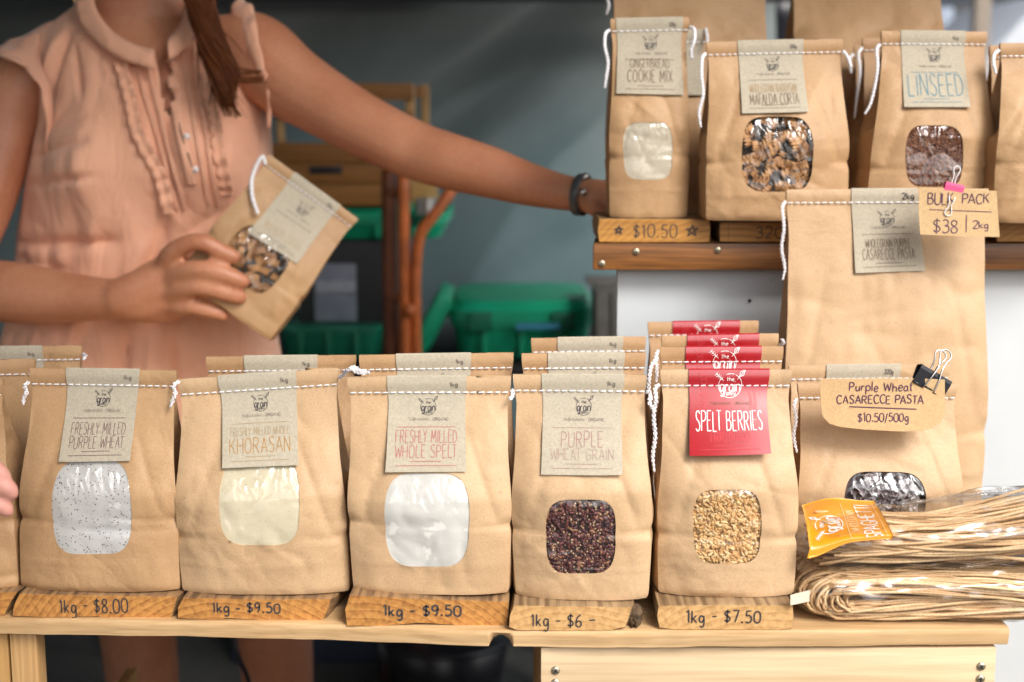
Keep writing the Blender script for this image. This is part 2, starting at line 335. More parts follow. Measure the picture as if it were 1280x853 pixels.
# ------------------------------------------------------------------ single-stroke lettering
G = {   # width ; strokes ('~' = smooth curve)
'A': (.55, '0,0 .28,1 .56,0|.1,.34 .46,.34'), 'B': (.5, '0,0 0,1|~0,1 .36,.95 .4,.75 .3,.56 0,.53|~0,.53 .4,.48 .5,.26 .36,.03 0,0'),
'C': (.5, '~.5,.83 .38,.98 .18,.96 .03,.7 .02,.35 .14,.05 .34,.0 .5,.15'), 'D': (.52, '0,0 0,1|~0,1 .34,.9 .5,.6 .48,.3 .32,.06 0,0'),
'E': (.42, '.42,1 0,1 0,0 .42,0|0,.52 .34,.52'), 'F': (.42, '.42,1 0,1 0,0|0,.54 .34,.54'),
'G': (.52, '~.5,.85 .36,1 .16,.95 .03,.68 .02,.32 .14,.05 .34,0 .5,.14 .5,.42|.5,.42 .28,.42'), 'H': (.5, '0,0 0,1|.5,0 .5,1|0,.5 .5,.5'),
'I': (.06, '.03,0 .03,1'), 'J': (.4, '~.4,1 .4,.25 .3,.02 .1,.02 0,.2'), 'K': (.5, '0,0 0,1|.48,1 0,.42|.16,.58 .5,0'),
'L': (.4, '0,1 0,0 .4,0'), 'M': (.66, '0,0 .08,1 .33,.25 .58,1 .66,0'), 'N': (.52, '0,0 0,1 .5,0 .5,1'),
'O': (.56, '~.28,1 .07,.86 0,.5 .07,.12 .28,0 .49,.12 .56,.5 .49,.86 .28,1'), 'P': (.46, '0,0 0,1|~0,1 .36,.96 .46,.74 .36,.52 0,.46'),
'Q': (.56, '~.28,1 .07,.86 0,.5 .07,.12 .28,0 .49,.12 .56,.5 .49,.86 .28,1|.35,.2 .58,-.06'),
'R': (.5, '0,0 0,1|~0,1 .36,.96 .44,.74 .34,.54 0,.48|.2,.48 .5,0'), 'S': (.44, '~.43,.86 .3,1 .1,.96 .03,.76 .14,.58 .32,.46 .43,.27 .36,.06 .18,0 0,.13'),
'T': (.5, '0,1 .5,1|.25,1 .25,0'), 'U': (.52, '~0,1 0,.3 .1,.03 .3,0 .46,.12 .52,.4 .52,1'), 'V': (.52, '0,1 .26,0 .52,1'),
'W': (.72, '0,1 .16,0 .36,.8 .56,0 .72,1'), 'X': (.5, '0,0 .5,1|0,1 .5,0'), 'Y': (.5, '0,1 .25,.5 .5,1|.25,.5 .25,0'), 'Z': (.5, '0,1 .5,1 0,0 .5,0'),
'0': (.5, '~.25,1 .05,.84 0,.5 .05,.14 .25,0 .45,.14 .5,.5 .45,.84 .25,1'), '1': (.24, '0,.8 .18,1 .18,0'),
'1b': (.3, '0,.8 .16,1 .16,0|.02,0 .3,0'),
'2': (.46, '~.02,.8 .12,.98 .34,.98 .44,.78 .36,.5 .02,0|.02,0 .48,0'), '3': (.44, '~.03,.9 .22,1 .4,.86 .36,.62 .16,.54|~.16,.54 .42,.46 .42,.14 .2,0 0,.1'),
'5': (.46, '.44,1 .1,1 .05,.58|~.05,.58 .26,.64 .45,.46 .42,.14 .2,0 0,.1'), '6': (.46, '~.4,1 .14,.76 .02,.4 .06,.1 .26,0 .44,.14 .42,.4 .22,.48 .05,.34'),
'7': (.46, '0,1 .46,1 .16,0'), '8': (.44, '~.22,.54 .04,.72 .1,.95 .24,1 .4,.9 .38,.68 .22,.54 .02,.3 .08,.05 .24,0 .42,.1 .42,.34 .22,.54'),
'9': (.46, '~.42,.72 .3,.52 .08,.56 .04,.84 .2,1 .38,.94 .43,.7 .38,.3 .24,0'),
'$': (.44, '~.42,.8 .3,.9 .1,.87 .03,.7 .14,.56 .32,.46 .42,.3 .34,.12 .16,.08 .0,.18|.23,1.06 .19,-.08'),
'.': (.12, '.03,.0 .09,.02 .09,.07 .03,.07 .03,.02 .09,.04'), '-': (.36, '0,.45 .36,.47'), '~': (.5, '0,.45 .5,.49'), '/': (.3, '0,-.15 .3,1.1'), '|': (.06, '.03,-.25 .03,1.15'),
'(': (.14, '~.14,1.05 .02,.7 .02,.3 .14,-.05'), ')': (.14, '~0,1.05 .12,.7 .12,.3 0,-.05'), '·': (.05, '.0,.5 .05,.52'),
'a': (.4, '~.38,.5 .2,.6 .03,.4 .04,.1 .2,0 .38,.2|.38,.6 .38,.1 .46,0'), 'b': (.4, '0,1 0,0|~0,.4 .2,.6 .4,.36 .3,.02 0,.05'),
'e': (.38, '~.02,.3 .36,.36 .3,.58 .12,.58 .02,.32 .08,.05 .24,0 .38,.12'), 'f': (.3, '~.32,.95 .18,1 .12,.8 .12,0|0,.6 .28,.6'),
'g': (.4, '~.36,.52 .16,.6 .02,.4 .06,.12 .22,.06 .36,.3|~.38,.6 .38,-.1 .26,-.35 .04,-.28'), 'h': (.38, '0,1 0,0|~0,.35 .16,.58 .34,.5 .36,.25 .36,0'),
'i': (.06, '.03,.6 .03,0|.03,.82 .05,.86'), 'k': (.36, '0,1 0,0|.34,.6 0,.24|.12,.32 .36,0'), 'l': (.08, '.03,1 .03,0'),
'm': (.6, '0,.6 0,0|~0,.4 .14,.6 .28,.45 .28,0|~.28,.4 .42,.6 .58,.45 .58,0'), 'n': (.38, '0,.6 0,0|~0,.38 .16,.6 .34,.5 .36,.25 .36,0'),
'o': (.4, '~.2,.6 .03,.42 .03,.14 .2,0 .37,.14 .37,.42 .2,.6'), 'p': (.4, '0,.6 0,-.4|~0,.4 .2,.6 .4,.36 .3,.04 0,.08'),
'r': (.28, '0,.6 0,0|~0,.32 .12,.56 .28,.56'), 's': (.32, '~.3,.5 .14,.6 .04,.44 .28,.2 .18,0 0,.08'), 't': (.28, '.12,.95 .12,.05 .24,0|0,.64 .28,.64'),
'u': (.38, '~0,.6 .02,.15 .16,0 .34,.2|.36,.6 .36,0'), 'w': (.52, '0,.6 .12,0 .27,.5 .4,0 .52,.6'), 'y': (.38, '0,.6 .18,.06|.38,.6 .1,-.36'),
'*': (.9, '.1,.0 .45,1 .72,-.02 .0,.62 .9,.66 .1,0'),
}
def glyph(ch):
    w, s = G[ch]; out = []
    for st in s.split('|') if ch != '|' else [s]:
        c = st.startswith('~'); pts = [tuple(float(q) for q in p.split(',')) for p in st.lstrip('~').split()]
        out.append([tuple(p) for p in cat_rom(pts, 4)] if c else pts)
    return w, out
KERN = {'LT': .25, 'LY': .25, 'FA': .2, 'PA': .3, 'TA': .3, 'AT': .3, 'LD': .6, 'RT': .7, 'LT': .2, 'WH': .6, 'YM': .8}
def text_strokes(txt, cx, cy, h, width=None, gap=.17, slant=0, jit=.0, base=None, seed=1):
    """strokes of txt in a y-down plane, centred at cx,cy; h = cap height; width = fitted width"""
    rnd = random.Random(seed); x = 0; items = []; prev = ''
    for ch in txt:
        x -= gap*(1-KERN.get(prev+ch, 1)); prev = ch
        if ch == ' ': x += .40; continue
        w, st = glyph(ch); dy = rnd.uniform(-jit, jit); sc = 1+rnd.uniform(-jit, jit)
        for s in st: items.append([(x+px*sc+slant*py, py*sc+dy) for px, py in s])
        x += w+gap
    tot = x-gap; sx = (width/tot) if width else h
    return [[(cx+(px-tot/2)*sx, cy+h/2-py*h) for px, py in s] for s in items]
def ribbons(mb, strokes, wd, fn, step=.0016, taper=True):
    """flat strips of width wd along strokes, laid on the surface fn(x, y) -> point"""
    for s in strokes:
        pts = [np.array(s[0], float)]
        for a, b in zip(s[:-1], s[1:]):
            a = np.array(a, float); b = np.array(b, float); d = np.linalg.norm(b-a); k = max(1, int(d/step))
            pts += [a+(b-a)*(i+1)/k for i in range(k)]
        pts = [p for i, p in enumerate(pts) if i == 0 or np.linalg.norm(p-pts[i-1]) > 1e-7]
        if len(pts) < 2: continue
        V = []; n = len(pts)
        for i, p in enumerate(pts):
            t = pts[min(i+1, n-1)]-pts[max(i-1, 0)]; L = np.linalg.norm(t); t = t/L if L > 1e-9 else np.array([1., 0]); nr = np.array([-t[1], t[0]])
            k = .5 if (not taper or 0 < i < n-1) else .34
            V += [fn(*(p+nr*wd*k)), fn(*(p-nr*wd*k))]
        mb.add(V, [(2*i, 2*i+1, 2*i+3, 2*i+2) for i in range(n-1)])
def logo_strokes(cx, cy, r):
    thin = []; bold = []
    arc = [(cx+r*math.cos(a), cy+r*math.sin(a)) for a in np.linspace(R(-66), R(222), 36)]; thin.append(arc)
    thin.append([(cx+r*math.cos(a), cy+r*math.sin(a)) for a in np.linspace(R(-112), R(-72), 8)])
    thin += text_strokes('the', cx, cy-r*.56, r*.36, r*.62)
    bold += text_strokes('grain', cx, cy+r*.02, r*1.0, r*1.75, .13)
    thin += text_strokes('family', cx, cy+r*.62, r*.36, r*1.0)
    # ear of wheat, upper left; spoon-like leaf, upper right
    ex, ey = cx-r*.78, cy-r*.66
    thin.append([(ex+r*.22, ey+r*.28), (ex-r*.50, ey-r*.40)])
    for k in range(4):
        px, py = ex+r*(.06-.15*k), ey+r*(.12-.13*k)
        thin.append([(px, py), (px+r*.06, py-r*.20)]); thin.append([(px, py), (px-r*.22, py+r*.05)])
    lx, ly = cx+r*.62, cy-r*.72
    thin.append([(lx-r*.05, ly+r*.2), (lx+r*.62, ly-r*.62)]); thin.append([(lx+r*.1, ly-.02*r), (lx+r*.22, ly-r*.42), (lx+r*.62, ly-r*.62), (lx+r*.46, ly-r*.15), (lx+r*.1, ly-.02*r)])
    return thin, bold
# ------------------------------------------------------------------ paper bags
class Bag:
    def __init__(s, BL, BR, TL, TR, Yf, dp, seed=0, rough=1.0, vf=.30, belly=1.0, shoulder=.45, side_bulge=.004, notch=1.0, local=False, skew=0):
        """BL/BR: base front corners, TL/TR: ends of the closed top edge (all world points)"""
        s.BL, s.BR, s.TL, s.TR = [np.array(p, float) for p in (BL, BR, TL, TR)]
        s.dp = dp; s.seed = seed; s.rough = rough; s.vf = vf+.035*math.sin(seed*2.3); s.belly = belly; s.sh = shoulder; s.sb = side_bulge; s.notch = notch; s.skew = skew
        s.zb = s.BL[2]; s.W = (np.linalg.norm(s.BR-s.BL)+np.linalg.norm(s.TR-s.TL))/2; s.H = (s.TL[2]+s.TR[2])/2-s.zb
        s.Yf = Yf; s.org = np.array([(s.BL[0]+s.BR[0])/2, (s.BL[1]+s.BR[1])/2+dp/2, s.zb])
        s.vs = 1-.0145/s.H
        rs = random.Random(seed*31+5); s.cr = []
        for k in range(int(9*rough)+4):
            a = rs.uniform(-1.3, 1.3) if k % 3 else rs.uniform(-.2, .2)
            s.cr.append((rs.uniform(0, s.W), rs.uniform(.04, .9)*s.H, math.cos(a), math.sin(a), rs.uniform(.02, .055), rs.choice((-1, 1))*rs.uniform(.0006, .0020)*rough, rs.uniform(.0022, .007)))
    def wid(s, v):
        sb = .45*s.sb*np.sin(np.pi*np.clip(v/.86, 0, 1))**1.0-.0030*sst(.40, .68, v)*(1-sst(.86, .99, v))-.0008
        nt = s.notch*.0018*np.exp(-np.abs((v-s.vf)/.02))
        rb = .0012*np.clip(1-v/.02, 0, 1)**2
        return sb-nt-rb
    def h(s, v):
        t = np.clip((v-s.sh)/(s.vs-s.sh), 0, 1)
        return .5*s.dp*(1-.55*t-.45*t*t*(3-2*t))*np.where(v < s.vs, 1, 0)+.0014+.0016*np.clip((v-s.vs)/(1-s.vs), 0, 1)*np.clip((1-v)/(1-s.vs), 0, 1)*4
    def g(s, v): return np.sqrt(np.clip((.5*s.dp)**2-s.h(v)**2, 0, None))*.8
    def wr(s, u, v):
        x = u*s.W; z = v*s.H; d = np.zeros(np.broadcast(x, z).shape)
        for (cx, cz, ca, sa, L, A, sf) in s.cr:
            al = (x-cx)*ca+(z-cz)*sa; pe = -(x-cx)*sa+(z-cz)*ca
            d = d+A*np.exp(-np.sqrt(pe*pe+1e-6)/sf)*np.exp(-(al/L)**2)
        q = s.seed
        d = d+s.rough*(.0022*(np.abs(vn(x/.042+.5*vn(x/.05, z/.05, q+21), z/.05, q))**.8-.3)+.0010*(np.abs(vn(x/.019+5, z/.024, q+3))-.3))
        d = d+.0030*s.rough*vn(x/.075, z/.09, q+9)*np.sin(np.pi*np.clip(u, 0, 1))
        eu = np.minimum(u, 1-u)*s.W
        vf = s.vf+.02*vn(x/.06, z*0, q+7)
        # the flat-pack crease: a step below which the paper is a little proud, a pinch at both edges
        st_ = s.notch*np.clip(.12+.88*np.exp(-(eu/.028)**2)+.15*vn(x/.03, z*0, q+13), 0, 1)
        d = d-.0035*s.notch*np.exp(-eu/.014)*np.exp(-((v-vf)/.03)**2)+st_*(.0015*np.exp(-np.abs((v-vf+.016)/.012))-.0017*np.exp(-np.abs((v-vf-.002)/.012)))
        # shallow folds running from the crease ends to the shoulders
        d = d-.0022*np.exp(-np.abs((eu-.012-.06*np.clip(v-vf, 0, 1))/.005))*sst(vf, vf+.05, v)*(1-sst(.62, .8, v))
        # secondary crease low on the bag
        d = d+.0006*np.exp(-((v-.14-.01*vn(x/.05, z*0, q+11))/.006)**2)
        m = (1-sst(.74, .93, v))*sst(0, .03, v)
        return np.clip(d*m, -.008, .0045)
    def F(s, u, v, wr=True, back=False):
        u = np.asarray(u, float); v = np.asarray(v, float)
        wid = s.wid(v)
        L = s.BL[0]*(1-v)+s.TL[0]*v-wid; Rr = s.BR[0]*(1-v)+s.TR[0]*v+wid
        x = L*(1-u)+Rr*u+s.skew*v*v
        z = s.zb+v*((s.TL[2]*(1-u)+s.TR[2]*u)-s.zb)
        yb = s.BL[1]*(1-u)+s.BR[1]*u+s.dp/2; yt = s.TL[1]*(1-u)+s.TR[1]*u
        yc = yb*(1-v)+yt*v
        bul = 1-np.abs(2*u-1)**3.2
        c = .80+.2*sst(.7, .95, v)
        hh = s.h(v)*(c+(1-c)*bul*1.35*s.belly)
        hh = hh-.0012*np.clip(1-v/.025, 0, 1)**2
        y = yc+(hh if back else -hh)
        if wr: y = y-(s.wr(u, v) if not back else -s.wr(1-u, v*.97))
        return np.stack(np.broadcast_arrays(x, y, z), -1)
    def inv(s, px, py):
        u, v = .5, .5
        for _ in range(25):
            p = proj(s.F(u, v, False)); e = (px-p[0], py-p[1])
            a = proj(s.F(u+.01, v, False)); b = proj(s.F(u, v+.01, False))
            J = np.array([[(a[0]-p[0])/.01, (b[0]-p[0])/.01], [(a[1]-p[1])/.01, (b[1]-p[1])/.01]])
            d = np.linalg.solve(J, np.array(e)); u += float(np.clip(d[0], -.2, .2)); v += float(np.clip(d[1], -.2, .2))
            v = min(v, 1.0)
        return u, v
    def loc(s, p): return np.asarray(p)-s.org

def grid_faces(nu, nv, flip=False):
    f = []
    for j in range(nv-1):
        for i in range(nu-1):
            q = (j*nu+i, j*nu+i+1, (j+1)*nu+i+1, (j+1)*nu+i)
            f.append(q[::-1] if flip else q)
    return f
def build_paper(b, root, win=None, res=.0028, mat=None):
    V = []; F = []
    def addp(pts, faces):
        n = len(V); V.extend([tuple(p) for p in b.loc(pts)]); F.extend([tuple(i+n for i in f) for f in faces])
    nu = max(14, int(b.W/res)); nv = max(20, int(b.H/res))
    us = np.linspace(0, 1, nu); vv = np.sort(np.concatenate([np.linspace(0, 1, nv), [b.vs-.004, b.vs+.004]]))
    UU, VV = np.meshgrid(us, vv)
    if win is None:
        addp(b.F(UU, VV).reshape(-1, 3), grid_faces(nu, len(vv)))
    else:
        (c, ex, ey) = win
        Minv = np.linalg.inv(np.array([ex, ey]).T)
        P2 = np.stack([UU.ravel(), VV.ravel()], 1); ab = (P2-c) @ Minv.T
        rr = np.abs(ab[:, 0])**5+np.abs(ab[:, 1])**2.8
        keep = (rr > 1.09)
        th = np.linspace(0, 2*math.pi, 97)[:-1]
        oa = np.sign(np.cos(th))*np.abs(np.cos(th))**(2/5); ob = np.sign(np.sin(th))*np.abs(np.sin(th))**(2/2.8)
        out = c+oa[:, None]*np.array(ex)+ob[:, None]*np.array(ey)
        sc = np.array([b.W, b.H])
        pts = np.concatenate([out, P2[keep]])*sc
        n = len(out)
        res_ = geometry.delaunay_2d_cdt([Vector(p) for p in pts], [(i, (i+1) % n) for i in range(n)], [], 0, 1e-6)
        vs = np.array([tuple(p) for p in res_[0]])/sc; fs = []
        for f in res_[2]:
            ce = vs[list(f)].mean(0); a2 = (ce-c) @ Minv.T
            if abs(a2[0])**5+abs(a2[1])**2.8 > .985: fs.append(tuple(f))
        # consistent winding
        ff = []
        for f in fs:
            p, q, r = vs[f[0]], vs[f[1]], vs[f[2]]
            ar = (q[0]-p[0])*(r[1]-p[1])-(q[1]-p[1])*(r[0]-p[0])
            ff.append(f if ar > 0 else f[::-1])
        addp(b.F(vs[:, 0], vs[:, 1]), ff)
    nb = max(8, nu//3); vb = vv[::2] if len(vv) % 2 else np.append(vv[::2], 1.0)
    UB, VB = np.meshgrid(np.linspace(0, 1, nb), vb)
    addp(b.F(UB, VB, True, True).reshape(-1, 3), grid_faces(nb, len(vb), True))
    for sd in (0, 1):      # gusseted sides
        fr = b.F(np.full_like(vv, sd), vv); bk = b.F(np.full_like(vv, sd), vv, True, True)
        k = 9; rows = []
        for i in range(k):
            t = i/(k-1); p = fr*(1-t)+bk*t; fold = 1-abs(2*t-1)
            p = p.copy(); p[:, 0] += (1 if sd == 0 else -1)*(b.g(vv)*fold)-(1 if sd == 0 else -1)*.003*np.sin(np.pi*t)*(1-sst(.35, .6, vv))
            p[:, 0] += .0018*vn(vv*b.H/.02, np.full_like(vv, t*3+sd*9), b.seed)*fold
            rows.append(p)
        A = np.stack(rows, 1).reshape(-1, 3); addp(A, grid_faces(k, len(vv), sd == 0))
    # base
    uu = np.linspace(0, 1, 8); fb = b.F(uu, 0*uu); bb = b.F(uu, 0*uu, True, True)
    addp(np.concatenate([fb, bb]), grid_faces(8, 2, True))
    ft = b.F(uu, 0*uu+1); bt = b.F(uu, 0*uu+1, True, True); addp(np.concatenate([ft, bt]), grid_faces(8, 2))
    return mk('paper', V, F, mat or M['kraft'], root)
def stitches(b, root, jit=.0, droop=0):
    mb = MB(); L = b.W; n = int(L/.0072); rnd = random.Random(b.seed)
    for i in range(n):
        u0 = (i+.12+rnd.uniform(-.05, .05))/n; u1 = (i+.90+rnd.uniform(-.06, .05))/n
        pts = []
        for t in (0, .12, .5, .88, 1):
            u = u0+(u1-u0)*t; v = b.vs+droop*math.sin(u*3)+.001*math.sin(i*2.1)*jit
            p = b.F(u, v, False); pts.append(b.loc(p)+np.array([0, -.0021-.0004*math.sin(t*math.pi), .0004*(t-.5)]))
        mb.tube(pts, [.0003, .00066, .00076, .00066, .0003], 6, True)
    o = mb.build('stitching', M['thread'], root); o['kind'] = 'stuff'; return o
def label_card(b, root, corners, spec, uv=False, lift=.004):
    lift = spec.get('lift', lift)
    """corners: TL TR BR BL (photo pixels on the bag, or uv)"""
    C = [np.array(c if uv else b.inv(*c)) for c in corners]
    C[0][1] = C[1][1] = 1.0
    Wm = np.linalg.norm((C[1]-C[0])*np.array([b.W, b.H])); Hm = np.linalg.norm((C[3]-C[0])*np.array([b.W, b.H]))
    def L(x, y, off=0):     # x,y in metres from the top-left corner
        s_, t_ = x/Wm, y/Hm
        q = (C[0]*(1-s_)+C[1]*s_)*(1-t_)+(C[3]*(1-s_)+C[2]*s_)*t_
        p = b.F(q[0], min(q[1], 1.0), False)
        d = .0013+lift*max(0, t_-.15)**1.6+.0006*math.sin(s_*5+b.seed)*t_
        # resting in front of the paper's real relief
        return b.loc(p)+np.array([0, -d-off, 0])
    nx, ny = 10, 22; fr = []; 
    for j in range(ny):
        for i in range(nx): fr.append(L(Wm*i/(nx-1), Hm*j/(ny-1)))
    V = list(fr); F = grid_faces(nx, ny, True)
    # over the fold and down the back
    top = [b.loc(b.F(C[0][0]*(1-i/(nx-1))+C[1][0]*i/(nx-1), 1.0, False)) for i in range(nx)]
    k0 = len(V); V += [p+np.array([0, 0, .0012]) for p in top]; V += [p+np.array([0, .004, -.001]) for p in top]; V += [p+np.array([0, .0045, -.012]) for p in top]
    F += [(i+1, i, k0+i, k0+i+1) for i in range(nx-1)]
    for r in range(2): F += [(k0+r*nx+i+1, k0+r*nx+i, k0+(r+1)*nx+i, k0+(r+1)*nx+i+1) for i in range(nx-1)]
    # thickness
    n = len(V); nf = len(fr); bk = [p+np.array([0, .0005, 0]) for p in fr]; V += bk
    F += [tuple(n+i for i in f[::-1]) for f in grid_faces(nx, ny, True)]
    for j in range(ny-1):
        F.append((j*nx, (j+1)*nx, n+(j+1)*nx, n+j*nx)); F.append((j*nx+nx-1, n+j*nx+nx-1, n+(j+1)*nx+nx-1, (j+1)*nx+nx-1))
    F += [((ny-1)*nx+i, (ny-1)*nx+i+1, n+(ny-1)*nx+i+1, n+(ny-1)*nx+i) for i in range(nx-1)]
    lab = mk('label', V, F, M[spec.get('mat', 'label')], root)
    try: lab.data.set_sharp_from_angle(angle=R(40))
    except Exception: pass
    if spec.get('plain'): pass
    fn = lambda x, y: L(x, y, .00035)
    inkm = spec.get('ink', 'ink')
    vis = spec.get('vis', 1.0)     # how far down the print shows
    def put(name, strokes, wd, mat, cut=True):
        strokes = [s for s in strokes if all(p[1] < Hm*vis for p in s)]
        if not strokes: return
        mb = MB(); ribbons(mb, strokes, wd, fn); o = mb.build(name, M[mat], lab, False); return o
    small = []
    if spec.get('wt'): small += text_strokes(spec['wt'], Wm*.84, Hm*spec.get('wty', .085), .0040*spec.get('wts', 1), .0075*spec.get('wts', 1))
    if small: put('weight_print', small, .0007*spec.get('wts', 1), spec.get('wtm', 'ink_soft') if spec.get('mat') != 'red' else 'ink_white')
    th, bo = logo_strokes(Wm*.52, Hm*spec.get('ly', .335), Hm*.088*spec.get('ls', 1))
    lm = spec.get('logo', 'ink')
    lk = 1.0 if spec.get('mat') == 'red' else .8; put('logo_line', th, .00055*lk, lm); put('logo_word', bo, .00100*lk, lm)
    put('origin_print', text_strokes('TASMANIAN · ORGANIC', Wm*.52, Hm*spec.get('oy', .465), .0024, Wm*.52, .12), .0004, spec.get('om', 'ink_soft'))
    put('rule', [[(Wm*.12, Hm*.545), (Wm*.88, Hm*.545)]], .0005, spec.get('rm', inkm)); put('rule', [[(Wm*.12, Hm*.935), (Wm*.88, Hm*.935)]], .0005, spec.get('rm', inkm))
    fine = [[(Wm*(.3+.4*i/40), Hm*.893+.0004*((i*7) % 3-1)) for i in range(41)]]
    put('small_print', fine, .0005, spec.get('rm', inkm))
    for i, (tx, cy, hh, wf, mt, sw) in enumerate(spec.get('lines', [])):
        put('product_name', text_strokes(tx, Wm*.5, Hm*cy, Hm*hh, Wm*wf, .20, 0, .025, None, i+b.seed), sw*.82, mt)
    if spec.get('wheat'):
        st = []
        for (sx, y0, y1) in ((.17, .03, .52), (.80, .30, .66)):
            for k in range(9):
                y = Hm*(y0+(y1-y0)*k/9); x = Wm*(sx+.02*math.sin(k*.5))
                st.append([(x, y+.004), (x-.0035, y)]); st.append([(x, y+.004), (x+.0035, y)]); st.append([(x-.0035, y), (x-.001, y-.002)]); st.append([(x+.0035, y), (x+.001, y-.002)])
        put('wheat_ear_print', st, .0006, spec['wheat'])
    return lab
def window_frame(b, box):
    """box: pixel xl, yt, xr, yb -> centre and half axes in uv"""
    xl, yt, xr, yb = box
    a = np.array(b.inv(xl, (yt+yb)/2)); c = np.array(b.inv(xr, (yt+yb)/2)); t = np.array(b.inv((xl+xr)/2, yt)); d = np.array(b.inv((xl+xr)/2, yb))
    return ((a+c+t+d)/4, (c-a)/2, (t-d)/2)
def window_fill(b, root, win, kind, seed=0, wrinkle=1.0):
    c, ex, ey = win; ex = np.array(ex); ey = np.array(ey)
    aw = np.linalg.norm(ex*np.array([b.W, b.H])); bh = np.linalg.norm(ey*np.array([b.W, b.H]))
    def S_(a, bb, off):
        q = c+np.multiply.outer(a, ex)+np.multiply.outer(bb, ey)
        p = b.F(q[..., 0], q[..., 1]); p = b.loc(p); p[..., 1] += off; return p
    # what shows inside
    n = 30; A, B = np.meshgrid(np.linspace(-1.06, 1.06, n), np.linspace(-1.06, 1.06, n))
    flour = {'rye': 'flour_fleck', 'cream': 'flour_cream', 'white': 'flour_white', 'mix': 'flour_mix'}.get(kind)
    if flour:
        mk('flour', S_(A, B, .0009+.0004*vn(A*4, B*4, seed)).reshape(-1, 3), grid_faces(n, n), M[flour], root)
    else:
        mk('bag_inside', S_(A, B, .0105 if kind in ('mafalda', 'casarecce') else .0042).reshape(-1, 3), grid_faces(n, n), M['inside_'+kind], root)
        mb = MB(); rnd = random.Random(seed+3)
        if kind in ('purple_grain', 'spelt_grain', 'linseed'):
            L, Wd, cnt = {'purple_grain': (.0064, .0031, 1100), 'spelt_grain': (.0070, .0030, 1200), 'linseed': (.0042, .0020, 2400)}[kind]
            sph = [(0, 0, 1)]; rings = [(-.8, .42), (-.3, .93), (.3, .93), (.8, .42)]
            base = []; 
            for z, r in rings:
                for k in range(6): base.append((r*math.cos(k*math.pi/3), r*math.sin(k*math.pi/3), z))
            base.append((0, 0, -1.02)); base.append((0, 0, 1.02))
            fc = [(i*6+k, i*6+(k+1) % 6, (i+1)*6+(k+1) % 6, (i+1)*6+k) for i in range(3) for k in range(6)]
            fc += [(24, (k+1) % 6, k) for k in range(6)]+[(25, 18+k, 18+(k+1) % 6) for k in range(6)]
            base = np.array(base)
            for i in range(cnt):
                a, bb = rnd.uniform(-1.04, 1.04), rnd.uniform(-1.04, 1.04)
                if abs(a)**5+abs(bb)**2.8 > 1.15: continue
                e = Euler((rnd.gauss(0, .35), rnd.uniform(0, math.pi*2), 0)).to_matrix()
                R3 = np.array(e) @ np.diag([1, 1, 1])
                ll = L*rnd.uniform(.8, 1.12)/2; ww = Wd*rnd.uniform(.8, 1.15)/2
                if kind == 'purple_grain' and rnd.random() < .28: ll = ww = Wd*.36
                p0 = S_(np.array(a), np.array(bb), rnd.uniform(.0008, .0036)+ww)
                V = (base*np.array([ww, ww, ll])) @ R3.T+p0
                t = rnd.random()
                if kind == 'purple_grain' and ll == ww: t = .97
                elif kind == 'purple_grain': t = t*.93
                mb.add(V, fc, t)
            o = mb.build('grains', M[kind], root, True, attr=True); o['kind'] = 'stuff'
        else:     # short frilled or twisted pasta
            cnt = 84 if kind == 'mafalda' else 95
            for i in range(cnt):
                a, bb = rnd.uniform(-1.0, 1.0), rnd.uniform(-1.02, 1.02)
                if abs(a)**5+abs(bb)**2.8 > .93: continue
                e = Euler((rnd.uniform(-.35, .35), rnd.uniform(0, 6.3), rnd.uniform(-.6, .6))).to_matrix()
                
                if kind == 'casarecce': a *= .80; bb *= .80
                p0 = S_(np.array(a), np.array(bb), rnd.uniform(.0034, .0100) if kind == 'mafalda' else rnd.uniform(.0045, .0085))
                Lp = rnd.uniform(.012, .019) if kind == 'mafalda' else rnd.uniform(.016, .022)
                wp = .0046 if kind == 'mafalda' else .0042
                ns, nw = 19, 7; V = []; curl = rnd.uniform(.6, 2.6)
                for q in range(ns):
                    s1 = q/(ns-1)-.5
                    for r in range(nw):
                        t1 = 2*r/(nw-1)-1
                        if kind == 'mafalda':
                            rad = Lp/curl; an = s1*curl
                            z = rad*math.sin(an); y = rad*(1-math.cos(an)); x = t1*wp
                            y += .0026*abs(t1)**2*math.sin(s1*26+(1.6 if t1 > 0 else 0)); x += .0006*math.cos(s1*26)*t1
                        else:
                            an = s1*7; z = s1*Lp; x = t1*wp*math.cos(an)+.0012*math.sin(an); y = t1*wp*math.sin(an)+(1-t1*t1)*.0022
                        V.append(tuple(e @ Vector((x, y, z))+Vector([float(k) for k in p0])))
                mb.add(V, grid_faces(nw, ns), rnd.random())
            o = mb.build('pasta_pieces', M[kind], root, True, attr=True); o['kind'] = 'stuff'
    # clear film, tight over the food, puckered where it is pulled
    n = 84; A, B = np.meshgrid(np.linspace(-1.07, 1.07, n), np.linspace(-1.07, 1.07, n))
    X = A*aw; Z = B*bh
    sl = X+.25*Z*vn(A*2, B*0, seed+5)
    sl2 = X+.35*Z; pk = vn(sl/.0058, Z/.020, seed+1)*1.0+.6*vn(sl2/.0030, Z/.012, seed+2)
    m = sst(.0, .7, B+.35*vn(A*2.2, B, seed+8))
    lo = .10 if flour else (.5 if kind in ('mafalda', 'casarecce') else .16)
    dd = .0022*wrinkle*(np.abs(pk)**1.3*(lo+(1-lo)*m))+.0006*wrinkle*vn(X/.016, Z/.016, seed+4)
    rr_ = np.abs(A)**5+np.abs(B)**2.8; edge = 1-sst(.55, .97, rr_)
    if kind == 'casarecce': dd = .0030*(np.abs(vn(X/.010+.9*vn(X/.01, Z/.01, 3), Z/.022, seed))+.45*np.abs(vn((X+.4*Z)/.0045, Z/.012, seed+2)))
